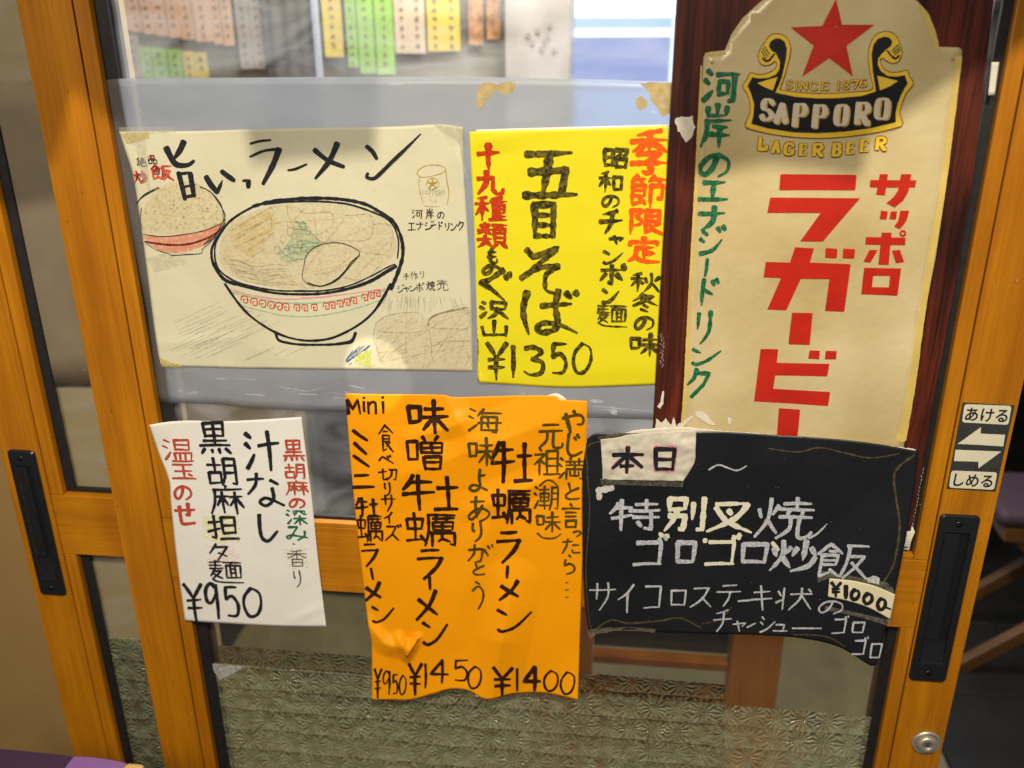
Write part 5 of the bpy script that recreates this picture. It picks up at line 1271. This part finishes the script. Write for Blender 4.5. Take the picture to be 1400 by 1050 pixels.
I = Ink(bl_s)
I.glyph('別', 907, 680, 966, 727, 6.6, brushy=True); I.glyph('叉', 966, 685, 1030, 728, 6.4, brushy=True); I.glyph('ゴ', 961, 733, 1012, 774, 5.6)
for x, y in ((904, 731), (912, 733), (1004, 735), (1011, 732), (964, 739)): I.blob(x, y, 3.6, 3.6, 12, .2)
I.stroke([(1056, 742), (1064, 752)], 6)
I.done('cream_lettering', M['cchalk'], bk)
I = Ink(bl_s)
I.stroke([(838, 667), (816, 671)], 8, wob=.5); I.stroke([(820, 668), (819, 682)], 8, wob=.5); I.poly(ragged([(1186, 790), (1193, 787), (1203, 791), (1202, 799), (1186, 796)], 1.2)); 
I.done('bracket_patch', plain('white_correction_tape', (.52, .51, .46), .6, var=.3, scale=300), bk)
I = Ink(bl_s, .0005)
I.stroke([(897, 600), (810, 606), (803, 640), (806, 700), (801, 780), (806, 850), (812, 862)], 1.4, smooth=True, wob=.7)
I.stroke([(812, 862), (835, 848), (860, 852), (900, 849), (930, 845), (958, 858)], 2.4, smooth=True, wob=.6)
I.stroke([(1050, 613), (1090, 618), (1120, 612), (1150, 618), (1190, 626), (1230, 620)], 2, smooth=True, wob=.8)
I.stroke([(1250, 622), (1224, 645), (1225, 680), (1230, 720), (1222, 770), (1205, 800)], 3, smooth=True, wob=.8)
I.stroke([(960, 853), (985, 846), (1000, 830)], 1.6, smooth=True); I.stroke([(1085, 868), (1110, 868), (1135, 872), (1155, 884)], 1.6, smooth=True)
I.done('dried_glue', M['glue'], bk)
I = Ink(bl_s, .0006)
I.poly(ragged([(803, 862), (812, 860), (860, 857), (896, 860), (895, 865), (850, 862), (818, 866), (806, 874)], 1)); I.poly([(1118, 782), (1122, 780), (1212, 796), (1222, 805), (1222, 812), (1134, 790), (1118, 797)]); I.poly([(1128, 828), (1218, 848), (1216, 856), (1190, 848), (1160, 840), (1128, 834)])
I.done('clear_tape', wash('shiny_tape', (.28, .25, .19), .35), bk, split=True)
I = Ink(bl_s, .0004)
for k in range(60):
    x, y = random.uniform(815, 1220), random.uniform(615, 870); I.blob(x, y, random.uniform(.2, .5), random.uniform(.2, .5), 5, .4)
I.done('paper_specks', M['scrape'], bk, kind='stuff')

tag_s = Surf(.0135, lambda u, v: .0022*nz(u, v, 20, 51)+.0012*nz(u, v, 9, 52)+crease(u, v, (845, 600), (860, 625), .002, 8)+crease(u, v, (930, 600), (945, 650), .002, 10)+crease(u, v, (900, 600), (952, 615), .0015, 8)+crease(u, v, (822, 618), (850, 612), .0015, 8))
tg = thing('handwritten_note', 'crumpled cream note with two black characters edged in pink, taped on the black poster', 'note')
sheet('note_sheet', tag_s, [(821, 601), (845, 598), (862, 594), (900, 591), (952, 588)], [(952, 588), (951, 615), (949, 634), (934, 658)], [(824, 656), (870, 657), (934, 658)], [(821, 601), (823, 630), (824, 656)], M['tagp'], 70, 40, tg)
I = Ink(tag_s, .0005); I.glyph('本', 835, 610, 880, 648, 7); I.glyph('日', 891, 611, 926, 645, 7.5); I.done('pink_halo', wash('pink_marker', (.85, .16, .28), .42), tg)
I = Ink(tag_s, .0010); I.glyph('本', 836, 611, 879, 647, 6); I.glyph('日', 892, 613, 925, 643, 5.6); I.done('black_lettering', M['ink'], tg)
I = Ink(bl_s, .0008); I.poly(ragged([(820, 654), (935, 658), (934, 666), (822, 663)], .8)); I.poly(ragged([(817, 597), (848, 592), (862, 592), (860, 599), (820, 606)], .8)); I.done('tape_strip', M['taped'], tg, split=True)

pr_s = Surf(.0130, lambda u, v: .0008*nz(u, v, 30, 61))
pt = thing('price_slip', 'small cream price slip reading ¥1000 stuck on the black poster', 'price tag')
sheet('slip_sheet', pr_s, [(1134, 791), (1165, 794), (1195, 801), (1224, 813)], [(1224, 813), (1217, 847)], [(1132, 816), (1160, 822), (1190, 832), (1217, 847)], [(1134, 791), (1132, 816)], M['pricep'], 40, 16, pt)
I = Ink(pr_s)
for ch, b, w in zip('¥1000', [(1136, 796, 1150, 816), (1154, 801, 1159, 818), (1163, 806, 1175, 820), (1180, 811, 1193, 826), (1199, 818, 1211, 834)], (5, 6.2, 5.4, 5.8, 6)): I.glyph(ch, *b, w, lean=0)
I.stroke([(1208, 829), (1218, 833)], 3)
I.done('price_lettering', M['ink'], pt)

# ------------------------------------------------------------------ open / close sticker
sk = thing('open_close_sticker', 'dark sticker with two cream arrows and hiragana above the right-hand pull', 'sticker')
st_s = Surf(.0004)
c4 = [P(1316, 550), P(1387, 554), P(1361, 672), P(1294, 668)]
print('sticker', c4)
bm = bmesh.new(); vs = [bm.verts.new((v.x, -.0005, v.z)) for v in c4]; bm.faces.new(vs)
vs2 = [bm.verts.new((v.x, -.0001, v.z)) for v in c4]
for i in range(4): bm.faces.new((vs[i], vs[(i+1) % 4], vs2[(i+1) % 4], vs2[i]))
bmesh.ops.recalc_face_normals(bm, faces=bm.faces); mesh_bm('sticker_base', bm, M['sticker'], sk)
TS = zc(1180, 524, 4.008)
I = Ink(st_s, .0004)
def rq(q, r=.18):
    out = []
    for i in range(4):
        a, b, c = q[i-1], q[i], q[(i+1) % 4]
        d1 = math.dist(a, b); d2 = math.dist(b, c); rr = 4.2
        p1 = (lerp(b[0], a[0], rr/d1), lerp(b[1], a[1], rr/d1)); p2 = (lerp(b[0], c[0], rr/d2), lerp(b[1], c[1], rr/d2))
        for k in range(5):
            t = k/4; out.append(tuple((1-t)**2*p1[j]+2*t*(1-t)*b[j]+t*t*p2[j] for j in (0, 1)))
    return out
I.poly(rq(TS([(556, 114), (814, 124), (796, 228), (542, 214)]))); I.poly(rq(TS([(484, 478), (736, 488), (718, 584), (470, 572)])))
I.poly(TS([(518, 332), (646, 240), (644, 276), (778, 282), (768, 346), (640, 338)])); I.poly(TS([(506, 364), (758, 374), (632, 466), (632, 430), (498, 426)]))
I.done('sticker_print', M['stickerw'], sk)
def font_text(s, px, py, wpx, eps, parent, mat, name):
    cu = bpy.data.curves.new(name, 'FONT'); cu.body = s; cu.align_x = 'CENTER'; cu.align_y = 'CENTER'; cu.size = 1; cu.offset = .018; cu.resolution_u = 4
    o = bpy.data.objects.new(name, cu); COL.objects.link(o)
    bpy.context.view_layer.update()
    me = bpy.data.meshes.new_from_object(o.evaluated_get(bpy.context.evaluated_depsgraph_get()))
    bpy.data.objects.remove(o)
    xs = [v.co.x for v in me.vertices]; ys = [v.co.y for v in me.vertices]
    sc = wpx/(max(xs)-min(xs)); mx, my = (max(xs)+min(xs))/2, (max(ys)+min(ys))/2
    for v in me.vertices:
        u = (v.co.x-mx)*sc; w = -(v.co.y-my)*sc*.98
        v.co = st_s.pt(px+u-.20*w, py+w+u*.045, eps)
    link(name, me, mat, parent)
font_text('あける', *TS([(678, 174)])[0], 58, .0011, sk, M['ink'], 'open_lettering')
font_text('しめる', *TS([(604, 533)])[0], 53, .0011, sk, M['ink'], 'close_lettering')

# ------------------------------------------------------------------ scraps at the board's right side
sc1 = thing('masking_tape', 'short beige tape strip beside the top right of the woodgrain board', 'tape')
sheet('tape_strip', Surf(.0002), [(1356, 85), (1366, 85)], [(1366, 85), (1360, 130)], [(1351, 130), (1360, 130)], [(1356, 85), (1351, 130)], M['scrap'], 4, 8, sc1, smooth_edges=False)
sc2 = thing('paper_scrap', 'curled pale paper scrap in the glass corner right of the black poster', 'paper scrap')
sheet('scrap_sheet', Surf(-.0040, lambda u, v: .004*math.sin((v-718)/12)), [(1241, 718), (1247, 719), (1251, 728)], [(1251, 728), (1246, 740), (1243, 753)], [(1233, 752), (1243, 753)], [(1241, 718), (1236, 735), (1233, 752)], M['scrap'], 12, 20, sc2)

# ------------------------------------------------------------------ wear on the frame
I = Ink(Surf(0.0), .0004)
for (x, y, l_) in ((92, 122, 6), (91, 300, 5), (112, 262, 3), (1387, 384, 3), (1262, 868, 4), (160, 690, 4), (152, 560, 5), (236, 930, 5), (1330, 600, 5), (1240, 990, 4), (150, 640, 3), (1322, 536, 2)):
    I.stroke([(x, y), (x+l_*.12, y+l_*.5), (x+l_*.3, y+l_)], random.uniform(.5, 1.1))
I.done('dent_mark', wash('dark_dent', (.10, .03, .004), .7), door, kind='stuff')
I = Ink(Surf(0.0), .0003)
for k in range(46):
    side = random.random() < .5
    y = random.uniform(690, 940); x = (1334-(y-700)*.215+random.uniform(4, 20)) if side else (1278-(y-700)*.17-random.uniform(2, 14))
    I.stroke([(x, y), (x+random.uniform(-2, 2), y+random.uniform(2, 12))], random.uniform(.4, 1.4))
I.done('hand_grime', wash('hand_grime', (.12, .05, .01), .16), door, kind='stuff')
I = Ink(Surf(0.0), .0005)
for (x, y) in ((1350, 242), (1321, 531), (1390, 383), (1319, 532), (116, 505), (262, 975), (1258, 690)): I.blob(x, y, random.uniform(.5, 1.1), random.uniform(.4, .8), 7, .3)
I.done('pale_fleck', M['scrape'], door, kind='stuff')
# ------------------------------------------------------------------ floor, walls and what stands behind the glass
floor = box('floor', -3, 3.2, -1.6, 3.4, -.05, -.008, M['grout'], None, bev=0, kind='structure')
bm = bmesh.new(); add_box(bm, -.1485, .1485, -.1485, .1485, -.007, 0, .0015, 1)
tm = bpy.data.meshes.new('tile'); bm.to_mesh(tm); bm.free(); tm.materials.append(M['tile'])
ti = 0
for i in range(-5, 9):
    for j in range(0, 10):
        o = bpy.data.objects.new('tile', tm); COL.objects.link(o); o.parent = floor
        o.location = (i*.30+.06, j*.30+.16, random.uniform(-.0006, .0006)); o.rotation_euler = (0, 0, math.pi/2*random.randint(0, 3))
W1 = thing('wall', 'beige wall standing behind the two left-hand doors', 'wall')
box('wall_panel', -2.2, -.8835, YB+.04, YB+.10, 0, 2.6, M['beige'], W1, bev=0)
W2 = thing('wall', 'beige inner wall seen dimly through the frosted film and lower left glass', 'wall')
box('wall_panel', -1.7, P(405, 570, 1.15).x, 1.15, 1.22, 0, 1.30, M['beige_in'], W2, bev=.002)
box('wall_panel', -1.1, -.665, .14, .20, 0, 2.2, M['beige_in'], W1, bev=.002)
W3 = thing('wall', 'dim back wall of the shop beyond the chairs', 'wall')
box('wall_panel', -3, 3.2, 3.2, 3.3, 0, 3.0, plain('dim_wall_paint', (.02, .018, .016), .8, var=.1, scale=4), W3, bev=0)
box('wall_panel', -.26, .95, 1.62, 1.70, 0, 1.32, plain('navy_panel', (.020, .022, .030), .5, var=.2, scale=6), W3, bev=0)
mat_o = thing('doormat', 'grey-green entrance mat on the floor behind the lower glass', 'mat')
box('mat_pad', -1.0, .80, .06, 1.14, .001, .010, plain('grey_green_rubber', (.10, .088, .046), .7, var=.15, scale=12, bump=.5, bscale=400), mat_o, bev=.003)

# menu strips on a board behind the upper glass
WY = 1.30
mb = thing('menu_board', 'greyish-brown board behind the upper glass that carries the paper menu strips', 'board')
def sbox(x0, x1, y0, y1, yy, th, name, mat, parent, **k):
    a = P((x0+x1)/2, y0, yy); b = P((x0+x1)/2, y1, yy); l = P(x0, (y0+y1)/2, yy).x; r = P(x1, (y0+y1)/2, yy).x
    return box(name, l, r, yy, yy+th, b.z, a.z, mat, parent, bev=0, **k)
box('board_panel', -1.45, P(689, 60, WY).x, WY+.01, WY+.03, 1.33, 2.3, plain('menu_board_paint', (.24, .21, .16), .7, var=.35, scale=5), mb, bev=0)
dk = plain('dark_doorway_cloth', (.13, .11, .085), .8, var=.2, scale=6)
cu = thing('curtain', 'dark brown curtain hanging between the peach and the green menu strips', 'curtain')
bm = bmesh.new()
a0 = P(362, 60, WY-.01).x; a1 = P(428, 60, WY-.01).x; n = 26
rows = []
for z in (1.30, 1.9):
    rows.append([bm.verts.new((lerp(a0, a1, i/n), WY-.012+.0025*math.sin(i*.8), z)) for i in range(n+1)])
for i in range(n): bm.faces.new((rows[0][i], rows[0][i+1], rows[1][i+1], rows[1][i]))
o = mesh_bm('curtain_cloth', bm, dk, cu, smooth=True); md = o.modifiers.new('thickness', 'SOLIDIFY'); md.thickness = .002
post = thing('door_post', 'narrow pale blue post beside the dark curtain', 'post')
sbox(427, 433, -60, 120, WY-.03, .02, 'post_bar', plain('pale_blue_paint', (.55, .63, .85), .4), post)
colors = {'peach': (.86, .52, .33), 'green': (.36, .66, .13), 'yellow': (.80, .62, .10), 'cream': (.74, .60, .47), 'grey': (.46, .41, .38)}
smat = {k: plain(k+'_menu_strip', v, .7, var=.06, scale=30) for k, v in colors.items()}
scr = plain('faded_menu_writing', (.26, .20, .16), .7)
ordn = ['first', 'second', 'third', 'fourth', 'fifth', 'sixth', 'seventh', 'eighth', 'ninth', 'tenth', 'eleventh', 'twelfth']
strips = []
ub = lambda x: 40+(x-145)*.145
xs = [143, 158, 173, 190, 207, 225, 243, 262, 287, 300, 316]
for k, (x0, x1) in enumerate(zip(xs, xs[1:])):
    strips.append(('peach', x0, x1-1, -50, ub(x0), 'peach menu strip, %s from the left in the upper row behind the glass' % ordn[k], 'upper menu strips'))
for k, (x0, x1) in enumerate(((152, 172), (172, 193))): strips.append(('grey', x0, x1-1, 47, 106, 'pale grey menu strip below the peach row, %s from the left' % ordn[k], 'lower menu strips'))
for k, (x0, x1) in enumerate(((194, 208), (209, 229), (231, 250))): strips.append(('green', x0, x1, 64+k*1.5, 108, 'short green menu strip, %s of three below the peach row' % ordn[k], 'lower menu strips'))
for k, (x0, x1) in enumerate(((251, 266), (267, 284))): strips.append(('yellow', x0, x1, 70+k*1.5, 108, 'short yellow menu strip, %s of two below the peach row' % ordn[k], 'lower menu strips'))
for k, (x0, x1) in enumerate(((322, 340), (341, 360))): strips.append(('grey', x0, x1, -50, 94, 'tall grey menu strip left of the dark curtain, %s of two' % ordn[k], 'tall menu strips'))
for k, (x0, x1, yb) in enumerate(((472, 486, 92), (488, 510, 100), (512, 537, 102))): strips.append(('green', x0, x1, -50, yb, 'tall green menu strip, %s of three right of the curtain' % ordn[k], 'tall menu strips'))
strips.append(('yellow', 440, 466, -50, 78, 'dull yellow menu strip just right of the pale post', 'tall menu strips'))
strips.append(('cream', 538, 580, -50, 73, 'wide cream menu sheet between the green strips and the yellow sheet', 'tall menu strips'))
strips.append(('yellow', 583, 628, -50, 70, 'wide bright yellow menu sheet, rightmost of the papers behind the glass', 'tall menu strips'))
for k, (c, x0, x1, y0, y1, lab, grp) in enumerate(strips):
    yy = WY-.004-.0025*(k % 2)
    t = thing('menu_strip', lab, 'menu strip', group=grp)
    s = sbox(x0, x1, y0, y1, yy, .001, 'strip_paper', smat[c], t)
    v = s.data.vertices; X0, X1 = min(q.co.x for q in v), max(q.co.x for q in v); Z0, Z1 = min(q.co.z for q in v), max(q.co.z for q in v)
    bm = bmesh.new(); cols = max(1, int((X1-X0)/.030)); 
    for ci in range(cols):
        cx = lerp(X0, X1, (ci+.5)/cols); z = Z1-.012
        while z > Z0+.012:
            for q in range(3):
                hx = random.uniform(.001, .005); add_box(bm, cx-hx+random.uniform(-.003, .003), cx+hx, yy-.0012-.0001*q, yy-.0006, z-random.uniform(.001, .006)-.003*q, z-.003*q)
            z -= .021
    mesh_bm('strip_writing', bm, scr, t)
for k in range(2):
    t = thing('menu_strip', ['orange-brown menu strip on the clutter right of the yellow sheet', 'faded rust menu strip further right of the yellow sheet'][k], 'menu strip', group='tall menu strips')
    sbox((640, 665)[k], (660, 684)[k], -50, 62-k*8, WY-.004, .001, 'strip_paper', plain('rust_strip', (.5, .25, .12), .8, var=.5, scale=60), t)
cab = thing('cabinet', 'pale grey cabinet between the menu board and the lit blue window', 'cabinet')
box('cabinet_body', P(690, 60, 1.25).x, P(780, 60, 1.25).x, 1.25, 1.55, 0, 2.3, plain('grey_cabinet', (.50, .46, .47), .5, var=.2, scale=9), cab, bev=.004)
sp = plain('dark_spots_print', (.44, .41, .44), .7)
bm = bmesh.new()
for a, b in ((722, 48), (735, 42), (728, 58), (745, 56), (752, 34), (750, 50), (758, 68), (741, 66)):
    q = P(a, b, 1.249); add_box(bm, q.x-.006, q.x+.005, 1.2475, 1.249, q.z-.006, q.z+.005, .002)
mesh_bm('cabinet_print', bm, sp, cab)
# glass-fronted, lit
fr = thing('lit_cooler', 'brightly lit blue-white cooler seen through the top right of the glass', 'cooler')
YW = 1.45
def lit(name, x0, x1, y0, y1, col, s, dy=0): return sbox(x0, x1, y0, y1, YW-dy, .01, name, emit(name+'_light', col, s), fr)
box('cooler_body', P(778, 60, YW).x, P(1420, 60, YW).x, YW+.011, YW+.5, .0, 2.2, plain('cooler_enamel', (.5, .52, .6), .4), fr)
lit('upper_light_panel', 781, 930, -60, 24, (.86, .93, 1.0), 2.2)
lit('blue_band', 781, 930, 24.5, 38, (.50, .74, 1.0), 1.0)
lit('tube_light', 781, 921, 39, 50, (.85, .95, 1.0), 2.2, .004)
lit('lower_blue_panel', 784, 915, 50.5, 120, (.42, .50, 1.0), .80)
lit('film_backlight_panel', 784, 1400, 121, 330, (.30, .50, 1.0), 2.6)  # glowing sheet added behind the frosted film to backlight it blue
lit('side_light', 915.5, 1400, 24.5, 120, (.75, .85, 1.0), 1.3, .002)

# wooden table behind the lower glass
tb = thing('console_table', 'narrow honey wood console behind the lower glass, one thick leg and a low stretcher showing', 'table')
ty = .50
a = P(990, 870, ty); b = P(1068, 990, ty)
box('leg', P(995, 950, ty).x, P(1062, 950, ty).x, ty, ty+.06, 0, .74, M['wood_y'], tb)
box('leg', P(790, 950, ty).x-.05, P(808, 950, ty).x, ty, ty+.05, 0, .74, M['wood_y'], tb)
q = P(900, 912, ty)
box('stretcher', P(809, 950, ty).x, P(994, 950, ty).x, ty+.012, ty+.042, q.z-.010, q.z+.008, M['wood_x'], tb)
box('dark_infill', P(809, 950, ty).x, P(994, 950, ty).x, ty+.044, ty+.050, q.z+.01, .74, plain('dark_infill_panel', (.022, .018, .012), .5, var=.2), tb)  # dark sheet added between the legs, darkening the view above the stretcher
box('tabletop', -.05, .38, ty-.02, ty+.16, .7405, .77, M['wood_x'], tb, bev=.004)
pk = thing('pink_cloth', 'pinkish folded cloth on the floor behind the film under the orange poster', 'cloth')
q = P(830, 965, .35)
bm = bmesh.new(); add_box(bm, q.x-.10, q.x+.12, .36, .50, .011, .035, .01); mesh_bm('cloth_fold', bm, plain('pink_fabric', (.5, .20, .19), .9, var=.2, scale=40), pk)

# chairs
def chair(label, loc, rz, grp='purple chairs'):
    t = thing('chair', label, 'chair', group=grp)
    parts = []
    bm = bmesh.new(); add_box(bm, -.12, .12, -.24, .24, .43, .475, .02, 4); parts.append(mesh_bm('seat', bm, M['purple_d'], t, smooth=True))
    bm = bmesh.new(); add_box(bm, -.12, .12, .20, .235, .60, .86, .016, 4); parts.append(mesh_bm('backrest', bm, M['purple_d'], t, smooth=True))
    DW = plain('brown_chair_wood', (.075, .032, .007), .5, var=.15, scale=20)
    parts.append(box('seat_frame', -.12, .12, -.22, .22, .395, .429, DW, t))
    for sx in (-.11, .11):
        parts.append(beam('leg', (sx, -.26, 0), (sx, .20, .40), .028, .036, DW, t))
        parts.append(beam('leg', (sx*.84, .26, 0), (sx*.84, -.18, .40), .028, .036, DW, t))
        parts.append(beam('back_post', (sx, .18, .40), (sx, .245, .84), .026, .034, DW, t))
    t.location = loc; t.rotation_euler = (0, 0, rz)
    return t
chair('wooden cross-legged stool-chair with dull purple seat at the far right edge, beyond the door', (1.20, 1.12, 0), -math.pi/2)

# the violet chair whose top edge shows in front at the bottom left
fc = thing('chair', 'violet cushioned chair with tan wooden post, its top showing at the bottom left', 'chair')
zt = P(105, 1029, -.165).z
def pad(name, x0, x1, z1, mat, y0, y1, drop):
    bm = bmesh.new(); n = 14; r = []
    for i in range(n+1):
        x = lerp(x0, x1, i/n); zz = z1-drop*((i/n-.35)**2)*2
        r.append([bm.verts.new(p) for p in ((x, y0, zz-.008), (x, y0+.006, zz), (x, y1-.006, zz), (x, y1, zz-.008), (x, y1, zz-.26), (x, y0, zz-.26))])
    for a_, b_ in zip(r, r[1:]):
        for i in range(6): bm.faces.new((a_[i], a_[(i+1) % 6], b_[(i+1) % 6], b_[i]))
    bm.faces.new(r[0]); bm.faces.new(r[-1]); bmesh.ops.recalc_face_normals(bm, faces=bm.faces)
    return mesh_bm(name, bm, mat, fc, smooth=False)
x0, x1 = P(78, 1034, -.20).x, P(150, 1034, -.20).x
pad('backrest', x0, x1, zt, M['purple'], -.215, -.165, .006)
pad('shaded_backrest', x0-.16, x0-.002, P(45, 1023, -.14).z, plain('shaded_purple_vinyl', (.045, .022, .060), .5, bump=.2, bscale=500), -.195, -.140, .004)  # darker violet copy: shade painted into a chair back further left
xr = P(181, 1045, -.20).x
box('back_post', x1+.001, xr, -.218, -.172, .02, P(165, 1040, -.172).z, M['tan'], fc, bev=.006)
box('back_post', x0-.20, x0-.163, -.20, -.15, .02, zt, M['tan'], fc, bev=.006)
box('seat', x0-.17, x1, -.62, -.22, .42, .47, M['purple'], fc, bev=.02)
box('leg', x0-.18, x0-.15, -.60, -.57, 0, .42, M['tan'], fc)
box('leg', x1-.04, x1-.01, -.60, -.57, 0, .42, M['tan'], fc)

# ------------------------------------------------------------------ unseen cloth added above the view, cut to the door's wanted shadow edges
nr = thing('added_shade_cloth', 'added unseen cloth on a rod above the picture, cut to cast shadows on the door', 'curtain')
YN = -.50
def onto(px, py):
    s = P(px, py); k = Vector(KEY); t = (YN-k.y)/(s.y-k.y); return k+(s-k)*t
cloth = plain('indigo_shade_cloth', (.03, .04, .10), .9, var=.1, scale=60)
for pts in ([(-90, 255), (72, 228), (103, 112), (140, 150), (335, 160), (345, 215), (510, 212), (518, 60)], [(925, 60), (930, 236), (1050, 232), (1178, 238), (1187, 186), (1316, 104), (1440, 48)]):
    q = [onto(*p) for p in pts]
    bm = bmesh.new(); lo = [bm.verts.new((v.x, YN+.006*math.sin(v.x*40), v.z)) for v in q]; hi = [bm.verts.new((v.x, YN+.003*math.sin(v.x*40), 2.42)) for v in q]
    for i in range(len(q)-1): bm.faces.new((lo[i], lo[i+1], hi[i+1], hi[i]))
    o = mesh_bm('shade_panel', bm, cloth, nr); md = o.modifiers.new('thickness', 'SOLIDIFY'); md.thickness = .0015
beam('rod', (-1.1, YN, 2.42), (.95, YN, 2.42), .022, .022, M['wood_x'], nr)
